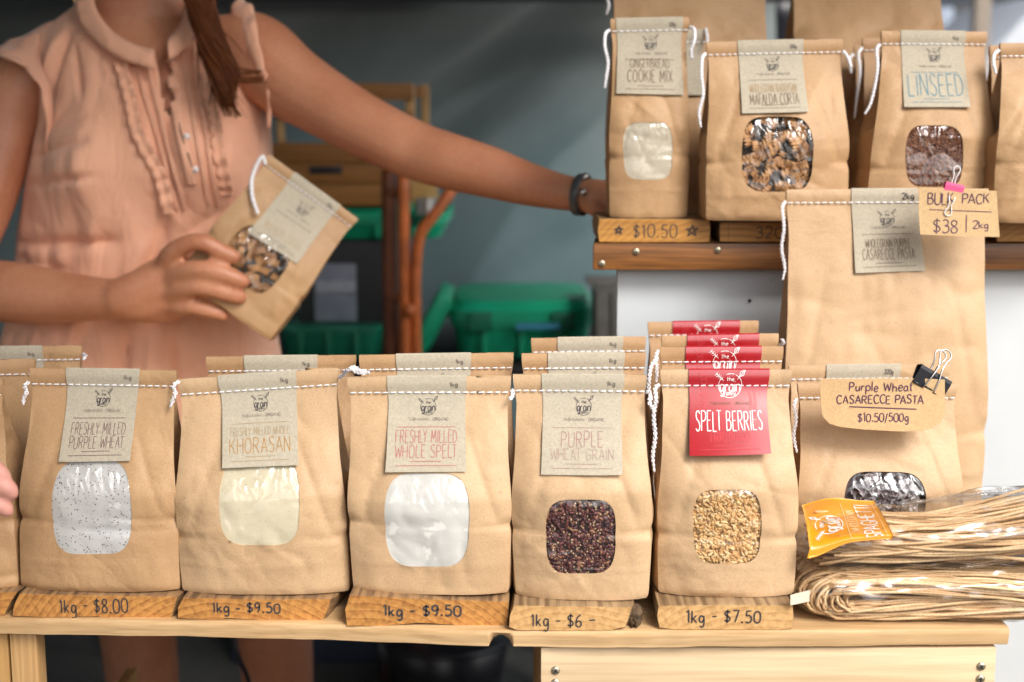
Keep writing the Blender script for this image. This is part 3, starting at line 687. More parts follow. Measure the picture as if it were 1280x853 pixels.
    mk('window', S_(A, B, .0004-dd*edge+.0008*sst(.9, 1.05, rr_)).reshape(-1, 3), grid_faces(n, n), M[{'casarecce': 'film_silver', 'mafalda': 'film_strong'}.get(kind, 'film')], root)
def chain(mb, pts, r=.00065, amp=.0015, pitch=.0085):
    """a looped chain-stitch cord: two strands crossing back and forth"""
    c = cat_rom(pts, 8); c = [np.array(p) for p in c]
    seg = [np.linalg.norm(c[i+1]-c[i]) for i in range(len(c)-1)]; L = sum(seg); n = max(12, int(L/.0011))
    cum = np.concatenate([[0], np.cumsum(seg)]); ts = np.linspace(0, L, n)
    Q = np.stack([np.interp(ts, cum, [p[k] for p in c]) for k in range(3)], 1)
    T = np.gradient(Q, axis=0); T /= np.linalg.norm(T, axis=1)[:, None]+1e-9
    U = np.cross(T, np.array([0, 1.0, 0])); U /= np.linalg.norm(U, axis=1)[:, None]+1e-9; Wv = np.cross(T, U)
    for ph in (0, math.pi):
        a = amp*(1-.6*np.clip((ts-L*.8)/(L*.2+1e-9), 0, 1))
        path = Q+U*(a*np.sin(ts/pitch*math.pi*2+ph))[:, None]+Wv*(.6*amp*np.cos(ts/pitch*math.pi*4+ph))[:, None]
        mb.tube(path, r, 5)
    mb.tube(Q+Wv*.0004, r*.9, 5)
def tail(b, root, pix, Y=None, r=.00065, amp=.0015, uvp=None):
    mb = MB(); r *= .95; amp *= 1.1
    if uvp is not None: pts = uvp
    else: pts = [b.loc(np.array(P(px, py, Y-.016*min(1, i/2)))) for i, (px, py) in enumerate(pix)]
    chain(mb, pts, r, amp); return mb.build('thread_tail', M['thread'], root)
M['film_strong'] = film('window_film_glossy', 1.0, .025, .05); M['film_silver'] = film('silvery_film', 1.0, .10, .14)
M['flour_fleck'] = speck('flour_with_bran', (.62, .61, .585), (.10, .075, .07), 600, .19)
M['flour_cream'] = speck('cream_flour', (.70, .615, .43), (.52, .40, .22), 380, .10)
M['flour_white'] = speck('white_flour', (.71, .69, .64), (.60, .55, .47), 200, .07)
M['flour_mix'] = speck('pale_cookie_mix', (.62, .55, .42), (.52, .42, .28), 300, .16)
for k, c in (('purple_grain', (.04, .018, .016)), ('spelt_grain', (.45, .25, .10)), ('linseed', (.10, .035, .018)), ('mafalda', (.022, .012, .008)), ('casarecce', (.07, .05, .055))):  # mafalda backing near black: the shade between pieces put into its colour
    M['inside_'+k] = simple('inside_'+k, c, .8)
M['purple_grain'] = attrmat('purple_grain', [(0, (.050, .012, .016)), (.45, (.115, .028, .028)), (.8, (.20, .062, .045)), (.90, (.36, .17, .08)), (1, (.60, .43, .27))], .4)
M['spelt_grain'] = attrmat('spelt_grain', [(0, (.60, .32, .11)), (.5, (.80, .50, .21)), (1, (.92, .68, .37))], .45)
M['linseed'] = attrmat('linseed', [(0, (.13, .040, .018)), (.5, (.24, .085, .036)), (1, (.36, .16, .08))], .25)
M['mafalda'] = attrmat('mafalda_pasta', [(0, (.36, .17, .06)), (1, (.60, .33, .14))], .5)
M['casarecce'] = attrmat('casarecce_pasta', [(0, (.22, .17, .18)), (.4, (.50, .45, .47)), (1, (.80, .77, .79))], .4)  # palest stops put the film's silvery glints into the pasta colour
# ------------------------------------------------------------------ the setting
def ground_mat():
    m, nt, b = newmat('dark_paving'); v = coords(nt)
    n = N(nt, 'ShaderNodeTexNoise', Scale=3.0, Detail=8.0, Roughness=.7); nt.links.new(v, n.inputs['Vector'])
    n2 = N(nt, 'ShaderNodeTexNoise', Scale=90.0, Detail=4.0); nt.links.new(v, n2.inputs['Vector'])
    c = ramp(nt, n.outputs[0], [(.3, (.050, .050, .048)), (.7, (.085, .083, .078))])
    c = mixc(nt, .4, c, ramp(nt, n2.outputs[0], [(.3, (.03, .03, .03)), (.7, (.11, .11, .10))]))
    nt.links.new(c, b.inputs['Base Color']); b.inputs['Roughness'].default_value = .85; bump(nt, b, n2.outputs[0], .5, .004); return m
g = mk('ground', [(-60, -60, 0), (60, -60, 0), (60, 120, 0), (-60, 120, 0)], [(0, 1, 2, 3)], ground_mat()); g['kind'] = 'structure'

# ---- tarpaulin wall behind the stall
def tarp_mat(name, a, b_, c_):
    m, nt, b = newmat(name); v = coords(nt, (1, 1, 1)); 
    n = N(nt, 'ShaderNodeTexNoise', Scale=1.5, Detail=4.0, Distortion=.4); nt.links.new(v, n.inputs['Vector'])
    c = ramp(nt, n.outputs[0], [(.30, a), (.52, b_), (.72, c_)])
    nt.links.new(c, b.inputs['Base Color']); b.inputs['Roughness'].default_value = .55
    n2 = N(nt, 'ShaderNodeTexNoise', Scale=300.0, Detail=2.0); nt.links.new(v, n2.inputs['Vector']); bump(nt, b, n2.outputs[0], .2, .001); return m
M['tarp_grey'] = tarp_mat('grey_canvas', (.215, .22, .205), (.25, .25, .235), (.28, .275, .26))
M['tarp_teal'] = tarp_mat('teal_canvas', (.15, .235, .245), (.20, .29, .30), (.27, .36, .365))
YT = 4.4
def tarp_two():     # colour runs from grey at the top to teal at the bottom, broken by noise
    m, nt, b = newmat('grey_and_teal_canvas'); v = coords(nt); n = N(nt, 'ShaderNodeTexNoise', Scale=1.3, Detail=3.0, Distortion=.5); nt.links.new(v, n.inputs['Vector'])
    sx = N(nt, 'ShaderNodeSeparateXYZ'); nt.links.new(v, sx.inputs[0])
    a = N(nt, 'ShaderNodeMath', operation='MULTIPLY_ADD'); nt.links.new(n.outputs[0], a.inputs[0]); a.inputs[1].default_value = 1.1; nt.links.new(sx.outputs[2], a.inputs[2])
    c = ramp(nt, a.outputs[0], [(0, (0, 0, 0)), (1, (1, 1, 1))]); mr = N(nt, 'ShaderNodeMapRange'); nt.links.new(a.outputs[0], mr.inputs[0])
    mr.inputs[1].default_value = 1.35; mr.inputs[2].default_value = 2.05
    n2 = N(nt, 'ShaderNodeTexNoise', Scale=4.0, Detail=6.0); nt.links.new(v, n2.inputs['Vector'])
    c = mixc(nt, mr.outputs[0], ramp(nt, n2.outputs[0], [(.3, (.095, .155, .17)), (.7, (.15, .22, .235))]), ramp(nt, n2.outputs[0], [(.3, (.165, .185, .185)), (.7, (.215, .235, .23))]))
    nt.links.new(c, b.inputs['Base Color']); b.inputs['Roughness'].default_value = .5; return m
M['tarp'] = tarp_two()
xr_t = P(965, 200, YT).x
def drape(name, x0, x1, z0, z1, Y, amp, seed, mat, slant=.8, parent=None):
    nx, nz = 420, 240; X, Z = np.meshgrid(np.linspace(x0, x1, nx), np.linspace(z0, z1, nz))
    q = X*.55-Z*slant
    D = amp*(vn(q/.30, (X+Z*.6)/1.6, seed)+.30*vn(q/.13, (X+Z)/1.1, seed+1)+.8*vn(q/.8, X/3, seed+2))
    for (ax, ay, bx, by, A_, s_) in ((790, 120, 600, 345, .07, .16), (800, 60, 430, 190, .09, .17), (690, 330, 590, 440, .06, .15), (560, 20, 330, 70, .08, .17)) if name == 'sheet' else ():
        a = P(ax, ay, Y); b = P(bx, by, Y); dx, dz = b.x-a.x, b.z-a.z; L = math.hypot(dx, dz); dx /= L; dz /= L
        al = (X-a.x)*dx+(Z-a.z)*dz; pe = -(X-a.x)*dz+(Z-a.z)*dx+.06*np.sin(al*4); D = D-A_*np.exp(-np.abs(pe/s_)**1.4)*sst(-.5, .3, al)*(1-sst(L-.1, L+.7, al))
    V = np.stack([X, Y+D, Z], -1).reshape(-1, 3); return mk(name, V, grid_faces(nx, nz), mat, parent)
bw = empty('tarpaulin_wall', (0, YT, 0)); tag(bw, 'grey and teal draped tarpaulin closing the back of the stall behind the woman', 'tarpaulin')
t1 = drape('sheet', -4.2, xr_t, 0.02, 2.6, YT, .12, 3, M['tarp'], .8)
for t in (t1,): t.parent = bw; t.matrix_parent_inverse = Matrix.Translation((0, -YT, 0))
# ---- unseen canopy, poles and side sheet, roof shaped to darken the left and back
cn = empty('shading_canopy', (0, 2.9, 0)); tag(cn, 'unseen dark canopy roof on steel poles, shaped to shade the stall', 'canopy')
M['canopy'] = simple('dark_canopy_cloth', (.09, .092, .09), .8, 0, .1, 20)
def chd(o): o.parent = cn; o.matrix_parent_inverse = Matrix.Translation((0, -2.9, 0)); return o
CY0 = 1.06; CYL = -.35; CXL = .30  # left half of the roof reaches forward to half-shade the left bags
def roofsheet(x0, x1, ys):
    V = [(x, y, z+d) for d in (0, .04) for y, z in ys for x in (x0, x1)]; n = len(ys); F = []
    for k in range(n-1): F += [(2*k, 2*k+2, 2*k+3, 2*k+1), (2*n+2*k, 2*n+2*k+1, 2*n+2*k+3, 2*n+2*k+2), (2*k, 2*n+2*k, 2*n+2*k+2, 2*k+2), (2*k+1, 2*k+3, 2*n+2*k+3, 2*n+2*k+1)]
    F += [(0, 1, 2*n+1, 2*n), (2*n-2, 4*n-2, 4*n-1, 2*n-1)]; return chd(mk('roof', V, F, M['canopy'], None, False))
roofsheet(-4.3, CXL, [(CYL, 2.02), (2.9, 2.75), (4.62, 2.2)]); roofsheet(CXL+.003, 1.25, [(CY0, 2.12), (2.9, 2.748), (4.62, 2.198)])
for x, y in ((-2.9, CYL+.05), (-4.25, 4.55), (1.2, 4.58)):
    mb = MB(); mb.tube([(x, y, 0), (x, y, 2.2)], .018, 10); chd(mb.build('pole', M['metal']))
p0 = P(380, 3, 4.2); p1 = P(757, 6, 4.2)
mb = MB(); mb.box(((-4.2+xr_t)/2, 4.2, p0.z+.050), (4.2+xr_t, .05, .10)); chd(mb.build('cross_beam', M['black'], None, False, .004))
chd(drape('shading_sheet', 0, 1, 0, 1, 0, .0, 1, M['tarp_grey']))  # unseen hanging sheet added to darken the left side
so = [o for o in COL.objects if o.name == 'shading_sheet'][0]
for v in so.data.vertices:
    x, y, z = v.co; v.co = (-4.28+.04*math.sin(x*30), CYL+x*(4.6-CYL), .05+z*2.1)

# ---- table board: a live-edged plank
ZT = .782
TBY1 = 1.97; TBY2 = 1.682; XS = P(771.5, 345, 1.69).x  # hidden back edge drawn deeper at the left to shade her legs
def edge_y(px):   # front arris of the plank: pixel x -> (world x, world y)
    xs = [-400, -60, 0, 120, 300, 460, 600, 640, 760, 900, 1100, 1262]; ys = [770, 772, 773, 774, 777, 782, 787, 788, 789, 788.5, 787, 785.5]
    py = np.interp(px, xs, ys); return PZ(px, py, ZT)
tb = MB(); st = []
pxs = np.concatenate([np.linspace(-420, 600, 130), np.linspace(603, 648, 30), np.linspace(653, 1262, 90)])
prof = []
for px in pxs:
    p = edge_y(px); th = .0172+.0006*vn(px/60., 0, 4); 
    nb = 0; d = abs(px-626)/15.0
    if d < 1: nb = math.cos(d*math.pi/2)**.75
    zbot = ZT-th+.0085*nb; yf = p.y+.0008*vn(px/25., 1, 6)
    x = p.x; e = .002
    yb_ = TBY1 if x < XS-.006 else TBY2
    row = [(x, yb_, ZT), (x, (yb_+yf)/2, ZT), (x, yf+.010, ZT), (x, yf+e, ZT-.0003), (x, yf+.0006, ZT-.0008), (x, yf, ZT-.0025), (x, yf-.0003+.004*nb, ZT-.006), (x, yf+.001+.009*nb, max(zbot+.0005, ZT-.010)),
           (x, yf+.002+.011*nb, zbot+.0012), (x, yf+.004+.011*nb, zbot), (x, yb_, ZT-th)]
    prof.append(row)
nr = len(prof[0]); V = [p for r in prof for p in r]; F = [(i*nr+j, i*nr+j+1, (i+1)*nr+j+1, (i+1)*nr+j) for i in range(len(prof)-1) for j in range(nr-1)]
F += [tuple(range(nr)), tuple((len(prof)-1)*nr+k for k in reversed(range(nr)))]
tbl = mk('table_board', V, F, M['pine'])
tag(loc_to(tbl, (0, 1.5, ZT-.018)), 'long pale pine plank with notched wavy front edge under the lower bags', 'table top')
try: tbl.data.set_sharp_from_angle(angle=R(40))
except Exception: pass
# ---- crate bases under the plank
def crate_base(name, pxl, pxr, top_py, label, Yf, depth, posts):
    a = P(pxl, top_py, Yf); b = P(pxr, top_py+1, Yf); zt = ZT-.0195; root = empty(name, ((a.x+b.x)/2, Yf+depth/2, 0)); tag(root, label, 'crate')
    ox, oy = (a.x+b.x)/2, Yf+depth/2; W_ = b.x-a.x; z = zt; k = 0
    while z > .12:
        h = .118
        boxo('front_board', (0, -depth/2+.009, z-h/2), (W_, .018, h), M['pine_pale'], root, .0018)
        boxo('back_board', (0, depth/2-.009, z-h/2), (W_, .018, h), M['pine_pale'], root, .0018)
        for sx in (-1, 1):
            boxo('side_board', (sx*(W_/2-.009), 0, z-h/2), (.018, depth-.038, h), M['pine_v'], root, .0018)
            for zz in ((.018, .030) if k == 0 else (.03, .08)):
                for q in (0,):
                    x = sx*(W_/2-.0135)
                    screw(root, (x, -depth/2-.0002, z-zz-(.004 if k == 0 and sx < 0 else 0)))
        z -= h+.008; k += 1
    for sx in (-1, 1):
        for sy in (-1, 1): boxo('corner_post', (sx*(W_/2-.034), sy*(depth/2-.034), zt/2-.001), (.03, .03, zt-.004), M['pine_v'], root, .0015)
    return root
def screw(root, p, r=.0042):
    mb = MB(); n = 14; V = [(0, -.0016, 0)]
    for rr, y in ((.45*r, -.0017), (r*.85, -.0013), (r, -.0002)): V += [(rr*math.cos(2*math.pi*k/n), y, rr*math.sin(2*math.pi*k/n)) for k in range(n)]
    F = [(0, 1+(k+1) % n, 1+k) for k in range(n)]+[(1+i*n+k, 1+i*n+(k+1) % n, 1+(i+1)*n+(k+1) % n, 1+(i+1)*n+k) for i in range(2) for k in range(n)]
    mb.add(V, F); o = mb.build('screw', M['screw'], root); o.location = p
    s = MB(); s.box((0, -.0018, 0), (r*1.1, .0005, r*.22)); s.box((0, -.00185, 0), (r*.22, .0005, r*1.1)); q = s.build('cross_slot', M['black'], o, False)
    o.rotation_euler = (0, random.uniform(0, 1.5), 0); return o
crate_base('wooden_crate', 676, 1246, 812, 'pale pine crate with screwed front boards carrying the right end of the plank', edge_y(960).y+.008, .42, 0)
lc = empty('wooden_crate', (-.80, 1.47, 0)); tag(lc, 'slatted wooden crate with a squared corner post under the left end of the plank', 'crate')
pa, pb = P(11, 797, 1.268), P(45, 797, 1.268)
boxo('corner_post', ((pa.x+pb.x)/2+.80, 1.281-1.47, (ZT-.021)/2), (pb.x-pa.x, .024, ZT-.022), M['pine_v'], lc, .002)
for k in range(6): boxo('slat', ((pa.x-1.15)/2+.80-.001, 1.277-1.47, ZT-.075-k*.122), (abs(pa.x+1.15)-.002, .014, .108), M['crate_pale'], lc, .0015)
for k in range(2, 6): boxo('side_slat', (pa.x+.80-.030, .16, ZT-.075-k*.122), (.014, .30, .108), M['crate_pale'], lc, .0015)

# ---- white painted stand with the stained shelf
def white_mat():
    m, nt, b = newmat('chipped_white_paint'); v = coords(nt)
    n = N(nt, 'ShaderNodeTexNoise', Scale=7.0, Detail=6.0); nt.links.new(v, n.inputs['Vector'])
    n2 = N(nt, 'ShaderNodeTexNoise', Scale=38.0, Detail=5.0, Roughness=.6); nt.links.new(v, n2.inputs['Vector'])
    c = ramp(nt, n.outputs[0], [(.3, (.50, .53, .55)), (.7, (.57, .595, .61))])
    c = mixc(nt, 1.0, c, ramp(nt, n2.outputs[0], [(.235, (.30, .31, .32)), (.255, (1, 1, 1))]), 'MULTIPLY')
    nt.links.new(c, b.inputs['Base Color']); b.inputs['Roughness'].default_value = .45; bump(nt, b, n.outputs[0], .2, .004); return m
M['white'] = white_mat()
ZS = P(900, 304.5, 1.66).z; SY = 1.66; sh_th = .0315
xl = P(741, 320, SY).x; xw = P(771.5, 345, SY+.03).x
st = empty('display_stand', (.75, 1.9, 0)); tag(st, 'white painted stand topped with a dark stained shelf board for the upper bags', 'display stand')
xbk = P(752, 300, 2.12).x; V = [(x-.75, y-1.9, z) for z in (ZS-sh_th, ZS) for x, y in ((xl, SY), (1.5, SY), (1.5, 2.12), (xbk, 2.12))]
sb = mk('shelf_board', V, [(3, 2, 1, 0), (4, 5, 6, 7), (0, 1, 5, 4), (1, 2, 6, 5), (2, 3, 7, 6), (3, 0, 4, 7)], M['stain'], st, False); bev(sb, .003)
boxo('front_panel', ((xw+1.45)/2-.75, SY+.03+.009-1.9, (ZS-sh_th)/2-.001), (1.45-xw, .018, ZS-sh_th-.002), M['white'], st, .0025)
boxo('side_panel', (xw+.20-.75, (SY+.05+2.08)/2-1.9, (ZS-sh_th)/2-.001), (.018, 2.08-SY-.052, ZS-sh_th-.006), M['white'], st, .002)
for px, py in ((795, 315), (897, 313), (752, 330)):
    p = P(px, py, SY); screw(st, (p.x-.75, SY-1.9-.0002, p.z), .0045)
p = P(937, 376, SY+.03); mb = MB(); mb.tube([(p.x-.75, p.y-1.9-.002, p.z), (p.x-.75, p.y-1.9+.004, p.z)], .0022, 8); mb.build('nail', M['black'], st)

# ---- price blocks
def block(outline, Yf, depth, mat, text, label, textbox, inkw=.0017, skew=(0, 0), inkm='ink', grp='price blocks of sawn timber', seed=0, topback=.0, marks=None):
    """outline: photo pixels of the sawn front face, clockwise from top left"""
    rnd = random.Random(seed); pts = []
    n = len(outline)
    for i in range(n):
        a = np.array(outline[i], float); b = np.array(outline[(i+1) % n], float); k = max(1, int(np.linalg.norm(b-a)/7))
        hz = abs(b[0]-a[0]) > abs(b[1]-a[1])
        for j in range(k):
            q = a+(b-a)*j/k
            if j: q = q+(np.array([0, rnd.uniform(-.35, .35)]) if hz else np.array([rnd.uniform(-.3, .3), 0]))
            pts.append(P(q[0], q[1], Yf))
    cx = sum(p.x for p in pts)/len(pts); zb = min(p.z for p in pts)
    root_loc = Vector((cx, Yf+depth/2, zb))
    cz = sum(p.z for p in pts)/len(pts)
    V = []; m = len(pts)
    for (yo, sc, ex) in ((.0, .982, 0), (.0009, 1.0, 0), (.006, 1.0, .15), (depth*.5, 1.0, .6), (depth, 1.0, 1)):
        for p in pts:
            sx = (skew[0] if p.x < cx else skew[1])*ex
            zz = cz+(p.z-cz)*(1-(1-sc)*1.5)+(topback*ex if p.z > cz else 0)
            V.append((cx+(p.x-cx)*(1-(1-sc)*.35)+sx-root_loc.x, Yf+yo-root_loc.y+.0005*rnd.uniform(-1, 1)*(yo > 0), zz-root_loc.z+(.0005*rnd.uniform(-1, 1) if yo > .001 and p.z > cz else 0)))
    F = [(r*m+i, r*m+(i+1) % m, (r+1)*m+(i+1) % m, (r+1)*m+i) for r in range(4) for i in range(m)]
    F += [tuple(reversed(range(m))), tuple(4*m+i for i in range(m))]
    F = [f if k >= 4*m else f for k, f in enumerate(F)]
    o = mk('price_block', V, F, mat, None, True); o.location = root_loc; tag(o, label, 'wooden block', grp)
    bm = bmesh.new(); bm.from_mesh(o.data); bmesh.ops.recalc_face_normals(bm, faces=bm.faces); bm.to_mesh(o.data); bm.free()
    try: o.data.set_sharp_from_angle(angle=R(38))
    except Exception: pass
    # handwriting, in the plane of the front face
    if text:
        x0, y0, x1, y1 = textbox
        a = P(x0, y0, Yf); b = P(x1, y0, Yf); c = P((x0+x1)/2, y1, Yf)
        wd = b.x-a.x; h = a.z-c.z
        strokes = text_strokes(text, 0, 0, h, wd, .20, 0, .05, None, seed+3)
        fn = lambda x, y: ((a.x+b.x)/2+x-root_loc.x, -depth/2-.0004, (a.z+c.z)/2-y-root_loc.z)
        mb = MB(); ribbons(mb, strokes, inkw, fn); mb.build('handwriting', M[inkm], o, False)
    for (tx, bx) in marks or []:
        x0, y0, x1, y1 = bx; a = P(x0, y0, Yf); b = P(x1, y1, Yf)
        strokes = text_strokes(tx, 0, 0, a.z-b.z, b.x-a.x); mb = MB()
        ribbons(mb, strokes, inkw, lambda x, y: ((a.x+b.x)/2+x-root_loc.x, -depth/2-.0004, (a.z+b.z)/2-y-root_loc.z)); mb.build('star_drawing', M[inkm], o, False)
    return o
def YT_(px, py): return PZ(px, py, ZT).y
b1 = block([(24, 742), (100, 744), (222, 746), (218, 760), (214, 775), (160, 775), (120, 771), (60, 772), (15, 770), (17, 757)], YT_(120, 772), .11, M['block'], '1kg - $8.00', 'orange end grain block reading 1kg - $8.00 under the purple wheat flour bag', (74, 749, 159, 766), .0014, (.004, .012), seed=1, topback=.001)
b2 = block([(229, 747), (330, 749), (414, 749), (410, 762), (403, 777), (340, 776), (285, 773), (270, 775), (222, 773), (222, 760)], YT_(310, 775), .11, M['block'], '1kg - $9.50', 'trapezoid block reading 1kg - $9.50 under the khorasan flour bag', (265, 754, 350, 766), .0016, (.004, .02), seed=2)
b3 = block([(437, 744), (540, 749), (636, 752), (636, 770), (633, 786), (560, 781), (520, 779), (470, 784), (433, 783), (431, 762)], YT_(530, 782), .11, M['block'], '1kg - $9.50', 'widest block reading 1kg - $9.50 under the whole spelt flour bag', (479, 757, 576, 770), .0018, (.003, .002), seed=3, topback=.001)
b4 = block([(642, 757), (720, 758), (790, 759), (786, 772), (782, 784), (765, 788), (700, 789), (645, 788), (636, 784), (637, 770)], YT_(715, 788.5), .11, M['block_pale'], '1kg - $6 ~', 'pale block with a dark knotted end reading 1 kg - $6 under the purple grain bag', (664, 767, 744, 783), .0014, (.003, .012), seed=4)
kn = MB(); c0 = b4.location
KP = [P(791, 767, b4.location.y-.03), P(800, 770, b4.location.y-.03)]
V = []; 
for i in range(9):
    for j in range(14):
        th = math.pi*i/8; ph = 2*math.pi*j/14; r = 1+.22*vn(i*.9, j*.8, 5)
        V.append((KP[0].x-c0.x+.0095*r*math.sin(th)*math.cos(ph), -.028+.022*r*math.cos(th), KP[0].z-c0.z-.0005+.0125*r*math.sin(th)*math.sin(ph)))
kn.add(V, [(i*14+j, i*14+(j+1) % 14, (i+1)*14+(j+1) % 14, (i+1)*14+j) for i in range(8) for j in range(14)])
M['bark'] = simple('dark_bark_knot', (.11, .07, .04), .8, 0, .7, 160, .2, .003)
kn.build('bark_knot', M['bark'], b4)
b5 = block([(823, 757), (900, 756), (991, 757), (992, 772), (990, 786), (975, 788), (900, 787), (840, 787), (824, 785), (821, 770)], YT_(905, 787.5), .11, M['block_pale'], '1kg - $7.50', 'neat rectangular pale block reading 1kg - $7.50 under the spelt berries bag', (858, 763, 951, 778), .0015, (.001, .001), seed=5)
b0 = block([(-100, 742), (-40, 741), (22, 740), (14, 752), (5, 770), (-30, 771), (-104, 769)], YT_(0, 770), .11, M['block'], None, 'block at the left end under the creased bag, its face turned dark orange', None, seed=6, skew=(0, .008))
YB = SY+.004
c1 = block([(749, 274), (820, 274), (887, 275), (888, 290), (887, 303), (820, 303.4), (749, 303), (747, 288)], YB, .12, M['block_honey'], '$10.50', 'honey coloured shelf block reading $10.50 between two drawn stars, under the cookie mix bag', (792, 281, 846, 297), .0014, seed=7, marks=[('*', (768, 282, 779, 293)), ('*', (858, 281, 873, 295))])
c2 = block([(900, 278), (1000, 278), (1140, 278), (1141, 290), (1140, 302.5), (1000, 303), (900, 302.6), (899, 290)], YB, .12, M['block_honey'], '320g - $9', 'honey coloured shelf block reading 320g partly behind the bulk pasta bag', (945, 284, 1040, 298), .0013, seed=8)
c3 = block([(1246, 277), (1300, 277), (1380, 277), (1380, 290), (1380, 302), (1300, 303), (1246, 302.6), (1245, 290)], YB, .12, M['block_honey'], None, 'honey coloured shelf block at the right end under the unlabelled bag', None, seed=9)
# ------------------------------------------------------------------ paper bags, placed
def card_spec(lines, **k): d = dict(lines=lines, wt='1kg'); d.update(k); return d
def bag_front(base, top, zb, label, dp=.078, seed=0, lean=0, lab=None, win=None, mat='kraft', tails=(), grp=None, res=.0028, jit=0, stitch=True, **kw):
    """base: (pxl, pxr, py) of the front bottom edge; top: (pxl, pyl, pxr, pyr)"""
    bl = PZ(base[0], base[2], zb); br = PZ(base[1], base[2]+(base[3] if len(base) > 3 else 0), zb); Yf = (bl.y+br.y)/2
    Ys = Yf+dp/2+lean
    b = Bag(bl, br, P(top[0], top[1], Ys+(bl.y-Yf)), P(top[2], top[3], Ys+(br.y-Yf)), Yf, dp, seed, **kw)
    return finish_bag(b, label, lab, win, mat, tails, grp, res, jit, stitch, Ys)
def bag_back(top, Ys, zb, label, dp=.078, seed=0, lab=None, win=None, mat='kraft', tails=(), grp=None, res=.005, jit=0, stitch=True, grow=.003, dx=0, lean=0, **kw):
    tl = P(top[0], top[1], Ys); tr = P(top[2], top[3], Ys); Yf = Ys-dp/2-lean
    b = Bag((tl.x-grow+dx, Yf, zb), (tr.x+grow+dx, Yf, zb), tl, tr, Yf, dp, seed, **kw)
    return finish_bag(b, label, lab, win, mat, tails, grp, res, jit, stitch, Ys)
def finish_bag(b, label, lab, win, mat, tails, grp, res, jit, stitch, Ys):
    root = empty('paper_bag', tuple(b.org)); tag(root, label, 'paper bag', grp)
    w_ = window_frame(b, win[0]) if win else None
    build_paper(b, root, w_, res, M[mat])
    if w_: window_fill(b, root, w_, win[1], b.seed, win[2] if len(win) > 2 else 1)
    if lab: label_card(b, root, lab[0], lab[1])
    if stitch: stitches(b, root, jit)
    for t in tails:
        tail(b, root, t[0], Ys-.004 if len(t) < 2 or t[1] is None else t[1], *(t[2:] if len(t) > 2 else ()))
    b.root = root; return b
ROW = 'kraft flour and grain bags on the plank'; SH = 'kraft bags on the upper shelf'
zB = {1: P(120, 744.5, b1.location.y-.055).z, 2: P(320, 748.5, b2.location.y-.055).z, 3: P(540, 749, b3.location.y-.055).z+.0003, 4: P(715, 758.5, b4.location.y-.055).z, 5: P(905, 757, b5.location.y-.055).z}
for k in zB: zB[k] += .0012
# front row
B1 = bag_front((23, 224, 737, 3), (37, 460, 222, 463), zB[1], 'bag of freshly milled purple wheat, its window showing white flour flecked with bran', seed=1,
    lab=([(83, 460), (175, 461), (164, 575), (75, 576)], card_spec([('FRESHLY MILLED', .655, .125, .76, 'ink_purple', .0007), ('PURPLE WHEAT', .80, .125, .76, 'ink_purple', .0007)], ink='ink_purple')),
    win=((66, 577, 165, 693), 'rye'), tails=[([(224, 477), (217, 482), (219, 492), (216, 500), (213, 509)],), ([(36, 478), (31, 482), (33, 490), (30, 497), (29, 506)],)], grp=ROW, side_bulge=.003)
B2 = bag_front((225, 437, 742, 0), (222, 474, 424, 460), zB[2], 'bag of khorasan flour with pale yellow window and gold lettering', seed=2, mat='kraft_pale',
    lab=([(272, 465), (370, 461), (374, 580), (279, 584)], card_spec([('FRESHLY MILLED WHOLE', .63, .085, .78, 'ink_goldpale', .0006), ('KHORASAN', .775, .16, .80, 'ink_gold', .0009)], ink='ink_goldpale')),
    win=((275, 570, 375, 682), 'cream'), tails=[([(424, 473), (431, 467), (436, 462), (448, 463), (462, 466)],)], grp=ROW, side_bulge=.004, lean=.004)
B3 = bag_front((440, 637, 740, 4), (433, 471, 640, 470), zB[3], 'bag of freshly milled whole spelt with plain white flour in its window and pink lettering', seed=3, mat='kraft_pale',
    lab=([(484, 470), (583, 470), (583, 588), (482, 589)], card_spec([('FRESHLY MILLED', .64, .13, .78, 'ink_pink', .0007), ('WHOLE SPELT', .79, .13, .78, 'ink_pink', .0007)], ink='ink_pink')),
    win=((481, 592, 587, 709), 'white', 1.2), tails=[([(640, 487), (641, 494), (637, 500)],)], grp=ROW, side_bulge=.0035)
B4 = bag_front((644, 812, 747, 4), (640, 468, 809, 469), zB[4], 'bag of purple wheat grain, dark purple kernels showing in its small window', seed=4, mat='kraft_pale',
    lab=([(677, 468), (781, 468), (778, 592), (676, 592)], card_spec([('PURPLE', .655, .15, .52, 'ink_rosy', .0007), ('WHEAT GRAIN', .80, .105, .78, 'ink_rosepale', .0006)], ink='ink_rosepale')),
    win=((683, 624, 769, 717), 'purple_grain'), tails=[([(808, 489), (813, 494), (812, 504), (819, 515)],)], grp=ROW, side_bulge=.007, shoulder=.5)
B5 = bag_front((823, 995, 744, 2), (824, 462, 990, 462), zB[5], 'front bag of spelt berries with a red label and golden kernels in its window', seed=5, mat='kraft_pale',
    lab=([(861, 461), (962, 460), (961, 563), (860, 566)], card_spec([('SPELT BERRIES', .62, .22, .84, 'ink_white', .0011), ('(FARRO GRANDE)', .80, .10, .5, 'red_pale', .0008)], mat='red', wt=None, lift=.015, ink='red_pale', logo='ink_white', ly=.20, ls=1.75, oy=.42, om='ink_brown', wheat='red_pale', rm='red_pale')),
    win=((866, 612, 952, 704), 'spelt_grain'), tails=[([(824, 481), (819, 486), (820, 500), (817, 520), (819, 545), (816, 570), (818, 590)], None), ([(818, 588), (817, 605), (820, 628)], None, .00045, .0003)], grp=ROW, side_bulge=.006, shoulder=.5)
B0 = bag_front((-120, 21, 736, 0), (-150, 474, 5, 474), zB[1], 'creased shadowed bag at the far left end of the plank', seed=6, lab=([(-110, 474), (-20, 474), (-22, 585), (-112, 585)], card_spec([])), grp=ROW, rough=1.6, side_bulge=.010)
